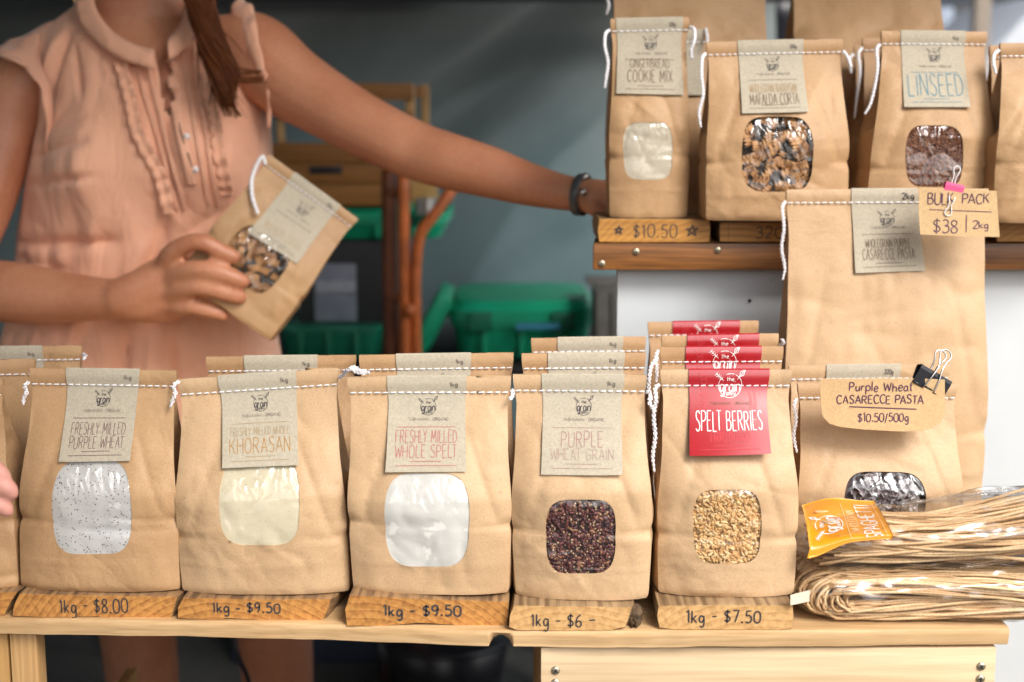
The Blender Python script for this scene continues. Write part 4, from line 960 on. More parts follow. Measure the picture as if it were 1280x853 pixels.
# rows behind
zb_ = ZT+.0015; WT = card_spec([], vis=.3)
def wt(t='1kg', **k): d = card_spec([], vis=.28); d['wt'] = t; d.update(k); return d
bag_back((-140, 452, 45, 449), B1.Yf+.132, zb_+.001, 'bag behind the far left pair, its folded top cut off by the photo edge', seed=21, grp=ROW, lab=([(-100, 452), (-30, 451), (-30, 560), (-100, 560)], wt()))
bag_back((-80, 435, 103, 432), B1.Yf+.235, zb_+.001, 'rearmost bag at the left, short thread tuft at its right corner', seed=22, grp=ROW, lab=([(-40, 434), (53, 432.5), (57, 540), (-40, 542)], wt()), tails=[([(103, 443), (107, 445), (104, 450)], None)])
bag_back((257, 446, 446, 444), B2.Yf+.150, zb_, 'bag directly behind the khorasan flour', seed=23, grp=ROW, lab=([(305, 445), (397, 444), (397, 560), (305, 560)], wt()))
bag_back((448, 444, 643, 441), B3.Yf+.150, zb_, 'bag directly behind the whole spelt flour', seed=24, grp=ROW, lab=([(495, 442), (589, 441), (589, 555), (495, 556)], wt()), tails=[([(448, 461), (440, 459), (447, 466), (462, 467)], None)])
bag_back((651, 442, 808, 441), B4.Yf+.135, zb_, 'middle bag in the file behind the purple wheat grain', seed=25, grp=ROW, lab=([(685, 441), (781, 441), (780, 550), (684, 550)], wt()))
bag_back((663, 423, 808, 421), B4.Yf+.235, zb_, 'rearmost bag in the file behind the purple wheat grain', seed=26, grp=ROW, lab=([(697, 422), (779, 421), (779, 520), (697, 520)], wt()))
RED = lambda: card_spec([], mat='red', wt=None, logo='ink_white', ly=.20, ls=1.75, wheat='red_pale', vis=.42, rm='red_pale')
bag_back((824, 434, 980, 433), B5.Yf+.135, zb_, 'second spelt berries bag, just behind the front one', seed=27, grp=ROW, lab=([(857, 434), (952, 433), (952, 536), (857, 537)], RED()), tails=[([(822, 447), (815, 456), (812, 470), (811, 486), (815, 500)], None)])
bag_back((826, 420, 974, 417), B5.Yf+.225, zb_, 'third spelt berries bag with a curl of thread at its right end', seed=28, grp=ROW, lab=([(859, 419), (949, 418), (949, 515), (859, 516)], RED()), tails=[([(974, 433), (979, 429), (977, 424)], None), ([(823, 438), (820, 446), (821, 462), (820, 478)], None)])
bag_back((809, 403, 949, 401), B5.Yf+.325, zb_, 'rearmost spelt berries bag against the white stand', seed=29, grp=ROW, lab=([(841, 401), (925, 399), (925, 492), (841, 492)], RED()))
# casarecce bags and the bulk bag
C1 = bag_back((996, 479, 1197, 479), 1.400, zb_, 'casarecce pasta bag with a glittering silvery window behind the spaghetti', seed=31, res=.0030, mat='kraft_pale', dp=.075,
    win=((1055, 591, 1157, 672), 'casarecce', 2.2), tails=[([(996, 499), (993, 506), (995, 525), (992, 545), (996, 566)], None)], grp=ROW, grow=.001)
C2 = bag_back((985, 457, 1188, 455), 1.485, zb_, 'casarecce pasta bag marked 320g behind the handwritten card', seed=32, mat='kraft_pale', grp=ROW, lab=([(1033, 454), (1126, 453), (1126, 560), (1033, 560)], wt('320g', wts=1.3)))
BK = bag_back((982, 237, 1236, 236), 1.575, zb_, 'large bulk bag of wholegrain purple casarecce pasta standing in front of the shelf', seed=33, res=.0038, mat='kraft_pale', dp=.085,
    lab=([(1064, 235), (1147, 235), (1155, 338), (1068, 341)], card_spec([('WHOLEGRAIN PURPLE', .655, .10, .66, 'ink_brown', .0007), ('CASARECCE PASTA', .785, .13, .76, 'ink_brown', .0008)], wt='2kg', wts=1.7, wtm='ink', ink='ink_brown', ly=.36)),
    tails=[([(982, 252), (978, 260), (980, 285), (977, 310), (981, 335), (978, 350)], None)], grow=-.001, side_bulge=.004, vf=.26, rough=1.3, shoulder=.35)
# upper shelf
zs = P(820, 274.5, YB).z+.0012; SHY = None
G1 = bag_front((762, 860, 272, 0), (762, 24, 862, 22), zs, 'narrow bag of gingerbread cookie mix with a pale oval window', dp=.070, seed=41,
    lab=([(770, 23), (854, 22), (854, 119), (770, 117)], card_spec([('GINGERBREAD', .595, .12, .60, 'ink_brown', .0008), ('COOKIE MIX', .76, .16, .68, 'ink_brown', .0011)], wt='320g', ink='ink_brown', ly=.33)),
    win=((779, 153, 841, 225), 'mix', .8), tails=[([(762, 38), (757, 42), (756, 58), (760, 78), (758, 95), (756, 110)], None, .0011, .0012), ([(862, 34), (868, 37), (868, 50), (864, 62), (865, 74)], None, .0011, .0012)], grp=SH)
G2 = bag_front((883, 1061, 276, 0), (882, 53, 1054, 49), zs, 'bag of mafalda corta with curly brown pasta in its window', dp=.080, seed=42,
    lab=([(922, 50), (1004, 48), (1010, 140), (927, 142)], card_spec([('WHOLEGRAIN KHORASAN', .66, .12, .72, 'ink_goldpale', .0008), ('MAFALDA CORTA', .81, .15, .74, 'ink_brown', .0010)], wt='320g', ink='ink_brown')),
    win=((927, 146, 1016, 240), 'mafalda', 1.5), tails=[([(882, 67), (878, 73), (877, 95), (879, 118), (874, 140), (876, 160)], None, .0010, .0013), ([(1054, 64), (1060, 72), (1064, 84)], None, .0010, .0013)], grp=SH)
G3 = bag_front((1083, 1240, 276, 0), (1101, 39, 1234, 40), zs, 'bag of linseed with teal lettering and reddish seeds in its window', dp=.080, seed=43,
    lab=([(1126, 37), (1207, 37), (1212, 134), (1129, 134)], card_spec([('LINSEED', .71, .28, .84, 'ink_teal', .0013)], ink='ink_teal', ly=.32)),
    win=((1132, 157, 1204, 234), 'linseed', 1.6), tails=[([(1100, 56), (1096, 62), (1097, 85), (1093, 110), (1088, 130), (1081, 143)], None, .0010, .0012)], grp=SH, side_bulge=.006, lean=.006)
G4 = bag_front((1243, 1390, 279, 0), (1249, 54, 1390, 54), zs, 'bag at the right end of the shelf cut by the photo edge', dp=.080, seed=44,
    tails=[([(1249, 63), (1243, 68), (1242, 80), (1245, 92)], None, .0011, .0012)], grp=SH, side_bulge=.008)
bag_back((846, 38, 884, 38), G1.Yf+.13, zs-.026, 'slim bag half hidden behind the cookie mix', dp=.05, seed=45, grp=SH, lab=([(848, 38), (880, 38), (880, 119), (848, 119)], wt('', vis=0)), tails=[([(882, 36), (884, 45), (884, 54)], None, .0011, .0010)], grow=.002)
bag_back((1077, 48, 1215, 46), G3.Yf+.13, zs-.026, 'second linseed bag, just behind the front one', seed=46, grp=SH, tails=[([(1078, 60), (1073, 68), (1075, 90), (1071, 120), (1068, 148)], None, .0011, .0012)])
bag_back((1067, 57, 1195, 56), G3.Yf+.215, zs-.026, 'third linseed bag, farthest back', seed=47, grp=SH, tails=[([(1067, 68), (1062, 74), (1064, 92)], None, .0011, .0012)])
bag_back((1236, 57, 1370, 57), G4.Yf+.13, zs-.026, 'bag just behind the right end bag on the shelf', seed=48, grp=SH)
bag_back((764, -34, 960, -34), G1.Yf+.245, zs-.026, 'tall crumpled bag rising behind the cookie mix and mafalda bags', seed=49, grp=SH, rough=2.0, dp=.10, tails=[([(764, -16), (758, -8), (761, 6), (758, 18)], None, .0012, .0012)], side_bulge=.006, grow=.0)
bag_back((988, -38, 1178, -38), G3.Yf+.31, zs-.026, 'tall crumpled bag rising behind the linseed bags', seed=50, grp=SH, rough=2.2, dp=.11, side_bulge=.008, grow=.002, shoulder=.6)

# ------------------------------------------------------------------ handwritten cards and clips
def price_card(name, poly, Y, label, texts, tilt=0, seed=0, thick=.0006):
    """poly: photo pixel outline"""
    pts = [P(x, y, Y) for x, y in poly]; cx = sum(p.x for p in pts)/len(pts); cz = sum(p.z for p in pts)/len(pts); n = len(pts)
    zt = max(p.z for p in pts)
    def bend(x, z): return -.0035*((zt-z)/.05)**2-.0012*math.cos((x-cx)*30)
    V = []
    xs = [p.x for p in pts]
    # triangulated sheet so that it can bow
    g = [(x, z) for x in np.linspace(min(xs), max(xs), 22) for z in np.linspace(min(p.z for p in pts), zt, 14)]
    res_ = geometry.delaunay_2d_cdt([Vector((p.x, p.z)) for p in pts]+[Vector(q) for q in g], [(i, (i+1) % n) for i in range(n)], [list(range(n))] if False else [], 0, 1e-6)
    def inside(x, z):
        c = False
        for i in range(n):
            a, b = pts[i], pts[(i+1) % n]
            if (a.z > z) != (b.z > z) and x < (b.x-a.x)*(z-a.z)/(b.z-a.z)+a.x: c = not c
        return c
    vs = [tuple(v) for v in res_[0]]; F = []
    for f in res_[2]:
        mx = sum(vs[i][0] for i in f)/3; mz = sum(vs[i][1] for i in f)/3
        if inside(mx, mz): F.append(tuple(f))
    V = [(x-cx, bend(x, z), z-cz) for x, z in vs]+[(x-cx, bend(x, z)+thick, z-cz) for x, z in vs]
    m = len(vs); F2 = F+[tuple(i+m for i in f[::-1]) for f in F]
    ed = {}
    for f in F:
        for i in range(3):
            e = (f[i], f[(i+1) % 3]); ed[e] = 1
    F2 += [(a, a+m, b+m, b) for (a, b) in ed if (b, a) not in ed]
    o = mk('price_card', V, F2, M['buff'], None, False); o.location = (cx, Y, cz); tag(o, label, 'price card')
    for (tx, x0, y0, x1, y1, wd) in texts:
        a = P(x0, y0, Y); b = P(x1, y1, Y); mb = MB()
        if tx == '_': st = [[(a.x, a.z), (b.x, b.z)]]; f2 = lambda x, z: (x-cx, bend(x, z)-.0004, z-cz)
        else:
            mx, mz = (a.x+b.x)/2, (a.z+b.z)/2; st = text_strokes(tx, 0, 0, a.z-b.z, b.x-a.x, .15, 0, .07, None, seed+len(tx)); f2 = lambda x, y: (mx+x-cx, bend(mx+x, mz-y)-.0004, mz-y-cz)
        ribbons(mb, st, wd, f2); mb.build('handwriting', M['ink_violet'], o, False)
    return o
YC = 1.352
price_card('card', [(1025, 474), (1100, 473), (1150, 473), (1181, 475), (1181, 505), (1180, 517), (1175, 527), (1165, 534), (1150, 538), (1120, 538), (1080, 536), (1050, 533), (1036, 529), (1028, 520), (1026, 506)], YC,
    'buff card handwritten Purple Wheat CASARECCE PASTA $10.50/500g, with rounded lower corners', [('Purple Wheat', 1062, 478, 1140, 489, .0011), ('CASARECCE PASTA', 1046, 494, 1153, 504, .0011), ('_', 1061, 508, 1145, 511, .0011), ('$10.50/500g', 1072, 516, 1134, 526, .0010)], seed=3)
YK = BK.Yf-.012
price_card('card', [(1149, 234), (1200, 236), (1246, 239), (1247, 268), (1248, 296), (1200, 295), (1149, 293), (1148, 265)], YK,
    'square buff card handwritten BULK PACK $38 2kg on the big bag', [('BULK', 1160, 241, 1191, 255, .0012), ('PACK', 1203, 242, 1236, 254, .0012), ('_', 1161, 262, 1239, 265, .0008), ('$38', 1166, 274, 1195, 290, .0012), ('|', 1205, 272, 1208, 287, .0010), ('2kg', 1215, 276, 1234, 285, .0011)], seed=5)
def clip(loc, rot, bodymat, wiremat, label, s=1.0, open_front=True, W_=.036):
    root = empty('binder_clip', loc, rot); root.scale = (s, s, s); tag(root, label, 'clip')
    H_ = .019; d = .010; n = 9; L = W_
    # sprung sheet: a triangular wedge closed at the lips, round rolled lips
    prof = [(-.0006, 0), (-.0016, .0005), (-d*.5, H_*.80), (-d*.5, H_*.98), (-d*.42, H_), (d*.42, H_), (d*.5, H_*.98), (d*.5, H_*.80), (.0016, .0005), (.0006, 0)]
    V = []; 
    for x in (-L/2, L/2):
        for (y, z) in prof: V.append((x, y, z))
        for (y, z) in prof: V.append((x, y*.86, min(z, H_-.0005)+.0001))
    m = len(prof); F = []
    for i in range(m-1):
        F.append((i, i+1, 2*m+i+1, 2*m+i)); F.append((m+i+1, m+i, 3*m+i, 3*m+i+1)); F.append((i+1, i, m+i, m+i+1)); F.append((2*m+i, 2*m+i+1, 3*m+i+1, 3*m+i))
    mk('clip_body', V, F, bodymat, root, False)
    for sy in (-1, 1):
        b = MB(); b.tube([(-L/2, sy*.0016, .0006), (-L*.17, sy*.0016, .0006)], .0012, 8); b.tube([(L*.17, sy*.0016, .0006), (L/2, sy*.0016, .0006)], .0012, 8); b.tube([(-L*.12, sy*.0019, .0020), (L*.12, sy*.0019, .0020)], .0010, 8)
        b.build('rolled_lip', bodymat, root)
        if (sy < 0 and open_front == 'down'):
            pts = [(-L*.16, -.0020, .002), (-L*.13, -.0055, -.004), (-L*.07, -.0045, -.012), (-L*.17, -.004, -.020), (-L*.15, -.004, -.024), (0, -.004, -.026), (L*.15, -.004, -.024), (L*.17, -.004, -.020), (L*.07, -.0045, -.012), (L*.13, -.0055, -.004), (L*.16, -.0020, .002)]
        else:
            z0 = .0006
            pts = [(-L*.16, sy*.0030, z0), (-L*.12, sy*.0062, .012), (-L*.07, sy*.0066, .024), (-L*.11, sy*.005, .032), (-L*.17, sy*.005, .038), (-L*.12, sy*.005, .042), (0, sy*.005, .0435), (L*.12, sy*.005, .042), (L*.17, sy*.005, .038), (L*.11, sy*.005, .032), (L*.07, sy*.0066, .024), (L*.12, sy*.0062, .012), (L*.16, sy*.0030, z0)]
        b = MB(); b.tube(cat_rom(pts, 5), .00085, 7); b.build('wire_handle', wiremat, root)
    return root
cp = P(1160, 489, YC-.003)
clip((cp.x, YC+.001, cp.z), (R(-14), R(30), R(6)), M['black'], M['metal'], 'black binder clip with silver wire handles gripping the casarecce card', 1.0)
cp = P(1190, 247, YK-.002)
clip((cp.x, YK+.001, cp.z), (R(-4), R(13), 0), M['pink'], M['white_wire'], 'pink binder clip with white wire handles gripping the bulk pack card', .78, 'down', .026)

# ------------------------------------------------------------------ spaghetti packets
M['spaghetti'] = attrmat('spaghetti', [(0, (.56, .33, .15)), (.5, (.72, .47, .24)), (1, (.86, .63, .36))], .5)
def packet(name, label, x0, x1, y0, y1, z0, z1, seed, ubend, rise=0, rot=0):
    rnd = random.Random(seed); root = empty(name, ((x0+x1)/2, (y0+y1)/2, z0), (0, 0, rot)); ox, oy = (x0+x1)/2, (y0+y1)/2
    tag(root, label, 'pasta packet', 'clear packets of long spaghetti'); hz = (z1-z0)
    mb = MB(); r = .00152
    for i in range(290):
        yy = rnd.uniform(-1, 1); zz = rnd.uniform(-1, 1)
        if abs(yy)**3+abs(zz)**3 > 1: continue
        w_ = (y1-y0)/2*.92; hh = hz/2*.95; pts = []
        if ubend:    # hung over a rod to dry: a hairpin at the left end
            rad = hh*(.25+.75*abs(zz)); R0 = x0-ox+.010+hh*rnd.uniform(.9, 1.9); y = yy*w_; n = 26; dy = rnd.gauss(0, .012); dz = rnd.gauss(0, .0035); zc = rnd.uniform(-.5, .5)*(hh-rad)
            rad *= 1.0
            L_ = x1-ox; ph = rnd.uniform(0, 6)
            for k in range(n):
                t = k/(n-1); x = L_-(L_-R0)*t; pts.append((x, y+dy*(1-t)+.005*math.sin(t*5+ph), min(hz-.002, hz/2+rad*(.75+.25*t)+dz*(1-t)+.003*math.sin(t*9+ph))))
            for k in range(1, 9):
                a = math.pi/2+math.pi*k/9; pts.append((R0+rad*math.cos(a)*(1.1+.5*abs(math.sin(ph))), y+.002*math.sin(a*3+ph), hz/2+zc*math.sin(math.pi*k/9)+rad*math.sin(a)))
            for k in range(n):
                t = k/(n-1); x = R0+(L_-R0)*t; pts.append((x, y*(1-.1*t)-dy*t+.005*math.sin(t*6+ph), max(.002, hz/2-rad*(1-.25*t)+dz*t+.003*math.sin(t*8+ph+1))))
        else:
            xs = x0-ox+rnd.uniform(.012, .045); n = 22; a = rnd.gauss(0, .05); c = rnd.gauss(0, .05); rnd0 = rnd.gauss(0, .014); ph = rnd.uniform(0, 6)
            L_ = x1-ox
            for k in range(n):
                t = k/(n-1); x = xs+(L_-xs)*t
                y = yy*w_*(.72+.28*t)+c*(t-.3)*.4+.003*math.sin(t*4+ph); z = hz/2+zz*hh*(.75+.25*t)+rise*t*t+.003*math.sin(t*6+ph)+rnd0*(t-.4)+.006*max(0, .25-t)*math.sin(ph)
                pts.append((x, max(-w_*1.02, min(w_*1.02, y)), max(.003, z)))
        mb.tube(pts, r, 6, True, a=rnd.random())
    o = mb.build('spaghetti_strands', M['spaghetti'], root, True, attr=True); o['kind'] = 'stuff'
    # crinkled cellophane sleeve, closed at the left
    nu, nv = 150, 72; V = []
    for i in range(nu):
        t = i/(nu-1); x = (x0-ox)-.006+(x1-x0+.01)*t
        cl = min(1, (t*9)**.55) if t < .12 else 1
        for j in range(nv):
            a = 2*math.pi*j/nv; ca, sa = math.cos(a), math.sin(a)
            e = .58; yy = abs(ca)**e*(1 if ca > 0 else -1); zz = abs(sa)**e*(1 if sa > 0 else -1)
            wv = .0026*(float(vn(t*13+a*1.3, a*4.2, seed))+.55*float(vn(t*26+a, a*10+t*9, seed+1)))
            wv += .004*abs(float(vn(t*8+a*.5, a*1.3+3, seed+6)))*sst(.1, .5, t); ww = (y1-y0)/2+.001+abs(wv); hh = hz/2+.0008+wv*.8
            V.append((x, yy*ww*(.55+.45*cl), hz/2+zz*hh*(.25+.75*cl)+rise*t*t+.0006))
    F = [(i*nv+j, i*nv+(j+1) % nv, (i+1)*nv+(j+1) % nv, (i+1)*nv+j) for i in range(nu-1) for j in range(nv)]
    mk('cellophane', V, F, M['wrap'], root)
    return root
yf = edge_y(1130).y+.006
XR = P(1420, 720, yf).x
k1 = packet('spaghetti_packet', 'lower clear packet of spaghetti, strands bent back in a hairpin at the left end', P(1003, 740, yf).x, XR, yf, yf+.098, ZT+.0006, ZT+.046, 1, True)
k2 = packet('spaghetti_packet', 'upper clear packet of spaghetti with the orange label, lying on the other packet', P(1012, 680, yf).x, XR, yf+.002, yf+.098, ZT+.0462, ZT+.091, 2, False, .022)
# loose flap of cellophane standing up at the right behind the strands
nu, nv = 60, 20; V = []; kx, ky = k2.location.x, k2.location.y
for i in range(nu):
    for j in range(nv):
        t = i/(nu-1); s = j/(nv-1); x = P(1120+330*t, 640, yf+.09).x
        V.append((x-kx, .046-.010*s+.004*float(vn(t*9, s*3, 4)), .042+.022*t*t+s*(.002+.014*sst(0, .35, t))+.002*float(vn(t*14, s*2, 7))))
mk('cellophane_flap', V, grid_faces(nu, nv), M['wrap'], k2)
# orange label folded over the closed end
nx, ny = 26, 22; V = []
cor = [P(1003, 642, yf+.075), P(1092, 637, yf+.080), P(1112, 668, yf+.004), P(1008, 693, yf-.001)]
tl, tr, br_, bl_ = [np.array(c) for c in cor]
ztop = k2.location.z+.044
def lab_o(s, t, off=0):   # s along the packet, t from back to front and then down over the edge
    p = (tl*(1-s)+tr*s)*(1-t)+(bl_*(1-s)+br_*s)*t
    x = p[0]; y = yf+.080-.082*min(t/.80, 1)+.001*math.sin(s*4)
    fr = 1-sst(.0, .55, s)
    z = ztop+.0008-.010*t*t*(1-.2*s)-.020*fr*max(0, t-.55)**1.0+.0015*math.sin(s*5+t*3)+off+.006*(1-t)
    z += -.010*fr*(1-s)*.6
    y2 = y-off*(.3+.7*t)-.003*(t > .8)
    return (x-kx, y2-ky, z-k2.location.z)
fr = [lab_o(i/(nx-1), j/(ny-1)) for j in range(ny) for i in range(nx)]
bk = [lab_o(i/(nx-1), j/(ny-1), -.0005) for j in range(ny) for i in range(nx)]
n = len(fr); F = grid_faces(nx, ny, True)+[tuple(i+n for i in f[::-1]) for f in grid_faces(nx, ny, True)]
for j in range(ny-1): F += [(j*nx, (j+1)*nx, n+(j+1)*nx, n+j*nx), (j*nx+nx-1, n+j*nx+nx-1, n+(j+1)*nx+nx-1, (j+1)*nx+nx-1)]
for i in range(nx-1): F += [(i, n+i, n+i+1, i+1), ((ny-1)*nx+i, (ny-1)*nx+i+1, n+(ny-1)*nx+i+1, n+(ny-1)*nx+i)]
ol = mk('label', fr+bk, F, M['orange'], k2)
LW, LH = .072, .085
def fo(x, y): return lab_o(min(1, max(0, x/LW)), min(1, max(0, y/LH)), .0005)
# print runs across the packet: rotate the layout a quarter turn
def rot90(strokes, cx, cy): return [[(cx+(py-cy), cy-(px-cx)) for px, py in s] for s in strokes]
th_, bo_ = logo_strokes(.020, .046, .0125)
mb = MB(); ribbons(mb, rot90(bo_, .020, .046), .0014, fo); ribbons(mb, rot90(th_, .020, .046), .0009, fo); mb.build('logo_print', M['ink_white'], ol, False)
mb = MB(); ribbons(mb, rot90(text_strokes('WHOLEGRAIN', .042, .042, .008, .036), .042, .042), .0009, fo); ribbons(mb, [[(.036, .012), (.036, .072)], [(.067, .012), (.067, .072)]], .0006, fo); mb.build('small_print', M['orange_pale'], ol, False)
mb = MB(); ribbons(mb, rot90(text_strokes('SPAGHETTI', .056, .042, .014, .060), .056, .042), .0014, fo); mb.build('product_name', M['ink_white'], ol, False)
# strip of tape from the packet onto the neighbouring block
M['tape'] = simple('cloudy_tape', (.62, .54, .42), .4)
a, b, c, d = P(988, 744, 1.215), P(1012, 738, 1.224), P(1012, 752, 1.224), P(988, 757, 1.215)
mk('tape', [Vector(q)-k1.location for q in (a, b, c, d)]+[Vector(q)-k1.location+Vector((0, .0004, 0)) for q in (a, b, c, d)], [(0, 3, 2, 1), (4, 5, 6, 7), (0, 1, 5, 4), (1, 2, 6, 5), (2, 3, 7, 6), (3, 0, 4, 7)], M['tape'], k1, False)
# ------------------------------------------------------------------ the woman behind the table
def skin_mat():
    m, nt, b = newmat('tanned_skin'); v = coords(nt)
    n = N(nt, 'ShaderNodeTexNoise', Scale=9.0, Detail=5.0); nt.links.new(v, n.inputs['Vector'])
    n2 = N(nt, 'ShaderNodeTexNoise', Scale=160.0, Detail=4.0); nt.links.new(v, n2.inputs['Vector'])
    c = ramp(nt, n.outputs[0], [(.3, (.44, .165, .085)), (.7, (.62, .29, .165))])
    c = mixc(nt, .25, c, ramp(nt, n2.outputs[0], [(.3, (.37, .13, .062)), (.7, (.57, .27, .155))]))
    nt.links.new(c, b.inputs['Base Color']); b.inputs['Roughness'].default_value = .46
    b.inputs['Subsurface Weight'].default_value = .12; b.inputs['Subsurface Radius'].default_value = (.012, .004, .002)
    bump(nt, b, n2.outputs[0], .3, .0006); return m
M['skin'] = skin_mat(); M['skin_pink'] = simple('pink_skin', (.58, .27, .21), .5, 0, .12, 30)
YW = 2.15
wo = Vector((P(185, 300, YW).x, YW, 0))
def limb(mb, pts, n=18, flat=None):
    """tapered limb: list of (point, radius); smooth path with rounded ends"""
    P_ = [list(p)+[r] for p, r in pts]; c = cat_rom(P_, 6); V = []; 
    c = [np.array(q) for q in c]
    d0 = c[1][:3]-c[0][:3]; d0 /= np.linalg.norm(d0); d1 = c[-1][:3]-c[-2][:3]; d1 /= np.linalg.norm(d1)
    path = []
    for a in (80, 55, 28): path.append((c[0][:3]-d0*c[0][3]*math.sin(R(a)), c[0][3]*math.cos(R(a))))
    path += [(q[:3], q[3]) for q in c]
    for a in (28, 55, 80): path.append((c[-1][:3]+d1*c[-1][3]*math.sin(R(a)), c[-1][3]*math.cos(R(a))))
    mb.tube([p for p, r in path], [r for p, r in path], n, True)
def loft(mb, rows, n=48, e=2.3, cap=True, front=None):
    """rows: (centre xyz, half width, half depth)"""
    V = []
    for (c, a, b) in rows:
        for k in range(n):
            t = 2*math.pi*k/n; ct, s_ = math.cos(t), math.sin(t)
            x = a*abs(ct)**(2/e)*(1 if ct > 0 else -1); y = b*abs(s_)**(2/e)*(1 if s_ > 0 else -1)
            V.append((c[0]+x, c[1]+y, c[2]))
    m = len(rows); F = [(i*n+k, i*n+(k+1) % n, (i+1)*n+(k+1) % n, (i+1)*n+k) for i in range(m-1) for k in range(n)]
    if cap: F += [tuple(range(n-1, -1, -1)), tuple((m-1)*n+k for k in range(n))]
    mb.add(V, F)
def row(py, xl, xr, b, Y=YW, inset=0):
    a = P(xl, py, Y); c = P(xr, py, Y); return (((a.x+c.x)/2, Y, a.z), (c.x-a.x)/2-inset, b-inset)
TR_ = [(640, 15, 345, .135), (560, 5, 350, .14), (470, 0, 352, .132), (420, 8, 345, .122), (370, 20, 340, .112), (330, 24, 336, .108), (290, 26, 335, .110), (250, 34, 337, .118), (215, 42, 338, .128), (180, 50, 337, .130),
       (150, 56, 335, .122), (120, 56, 334, .112), (95, 44, 334, .102), (72, 36, 328, .094), (52, 44, 316, .084), (36, 60, 300, .076), (22, 78, 276, .069), (8, 98, 250, .064), (-4, 112, 236, .060)]
body = MB()
rows = [row(py, xl, xr, b, YW, .014) for py, xl, xr, b in TR_[:-3]]+[row(24, 92, 262, .062, YW, .004), row(8, 112, 238, .056, YW-.004), row(-10, 122, 226, .054, YW-.010), row(-40, 124, 222, .053, YW-.018), row(-70, 122, 222, .055, YW-.020)]
rows = [((((P(180, 1045, YW)).x, YW, .62)), .15, .11), ((P(178, 900, YW).x, YW, .80), .17, .13)]+rows
loft(body, rows)
# head (above the frame): skull, jaw, nose, ears
hc = P(172, -175, YW-.045)
for (dx, dy, dz, rx, ry, rz) in ((0, .01, .02, .076, .094, .098), (0, -.030, -.058, .054, .058, .060), (0, -.088, -.012, .010, .016, .020), (-.077, .01, -.01, .010, .018, .030), (.077, .01, -.01, .010, .018, .030)):
    V = []; 
    for i in range(15):
        for j in range(22):
            th = math.pi*(i+.001)/14.0; ph = 2*math.pi*j/22
            V.append((hc.x+dx+rx*math.sin(th)*math.cos(ph), hc.y+dy+ry*math.sin(th)*math.sin(ph), hc.z+dz+rz*math.cos(th)))
    body.add(V, [(i*22+j, i*22+(j+1) % 22, (i+1)*22+(j+1) % 22, (i+1)*22+j) for i in range(14) for j in range(22)]+[tuple(range(22)), tuple(14*22+21-k for k in range(22))])
# arm on the right of the picture, reaching to the shelf
A = lambda px, py, Y, r: (P(px, py, Y), r)
limb(body, [A(285, 62, 2.13, .052), A(318, 68, 2.12, .060), A(358, 100, 2.10, .0560), A(400, 126, 2.08, .0500), A(450, 155, 2.05, .0455), A(500, 180, 2.02, .0425), A(532, 193, 2.00, .0405), A(565, 203, 1.975, .0390), A(610, 215, 1.95, .0355), A(655, 229, 1.93, .0300), A(700, 240, 1.90, .0245), A(728, 244, 1.885, .0225), A(746, 246, 1.875, .0235)])
# arm on the left: shoulder, elbow out of frame, forearm back in
limb(body, [A(72, 85, 2.15, .050), A(36, 100, 2.14, .058), A(12, 140, 2.13, .057), A(-4, 190, 2.11, .051), A(-22, 250, 2.08, .046), A(-45, 310, 2.05, .043), A(-58, 350, 2.03, .0425)])
limb(body, [A(-62, 352, 2.03, .040), A(-20, 362, 2.01, .0440), A(20, 366, 1.995, .0440), A(60, 370, 1.98, .0400), A(100, 373, 1.96, .0335), A(140, 374, 1.94, .0285), A(165, 371, 1.93, .0285)])
# right hand holding the bag: palm, four fingers over the front, thumb behind
def palm(mb, pts, r, Y0, n=10):
    for a in pts: limb(mb, a, 12)
hy = 1.915
limb(body, [A(150, 372, 1.93, .026), A(175, 360, 1.925, .026), A(205, 342, 1.92, .0205), A(220, 330, 1.915, .0155)], 14)
limb(body, [A(150, 374, 1.93, .026), A(180, 368, 1.925, .024), A(212, 356, 1.918, .019), A(228, 350, 1.914, .015)], 14)
limb(body, [A(150, 380, 1.935, .022), A(180, 382, 1.930, .023), A(208, 376, 1.922, .018), A(224, 372, 1.918, .014)], 14)
limb(body, [A(155, 382, 1.94, .018), A(185, 388, 1.935, .019), A(210, 388, 1.930, .0155), A(222, 387, 1.926, .013)], 14)
FY = 1.888
fing = [[A(205, 332, 1.915, .0145), A(216, 316, 1.900, .0142), A(235, 305, FY, .0124), A(254, 303, FY-.004, .0122), A(273, 313, FY-.002, .0118), A(288, 319, FY, .0108), A(293, 321, FY, .0094)],
        [A(212, 352, 1.914, .0145), A(226, 342, 1.898, .0140), A(246, 337, FY-.004, .0130), A(266, 339, FY-.006, .0132), A(286, 345, FY-.004, .0120), A(301, 351, FY-.001, .0110), A(305, 352, FY, .0096)],
        [A(212, 368, 1.916, .0150), A(228, 361, 1.900, .0146), A(248, 358, FY, .0130), A(266, 361, FY-.002, .0126), A(284, 367, FY, .0116), A(297, 371, FY+.002, .0106), A(301, 372, FY+.003, .0092)],
        [A(210, 384, 1.926, .0135), A(224, 383, 1.912, .0132), A(240, 383, 1.904, .0118), A(256, 387, 1.902, .0112), A(270, 391, 1.904, .0102), A(279, 394, 1.907, .0090)]]
for f in fing: limb(body, f, 12)
limb(body, [A(160, 366, 1.945, .020), A(185, 345, 1.965, .018), A(215, 325, 1.982, .0135), A(245, 315, 1.985, .0120), A(268, 312, 1.982, .0100)], 12)
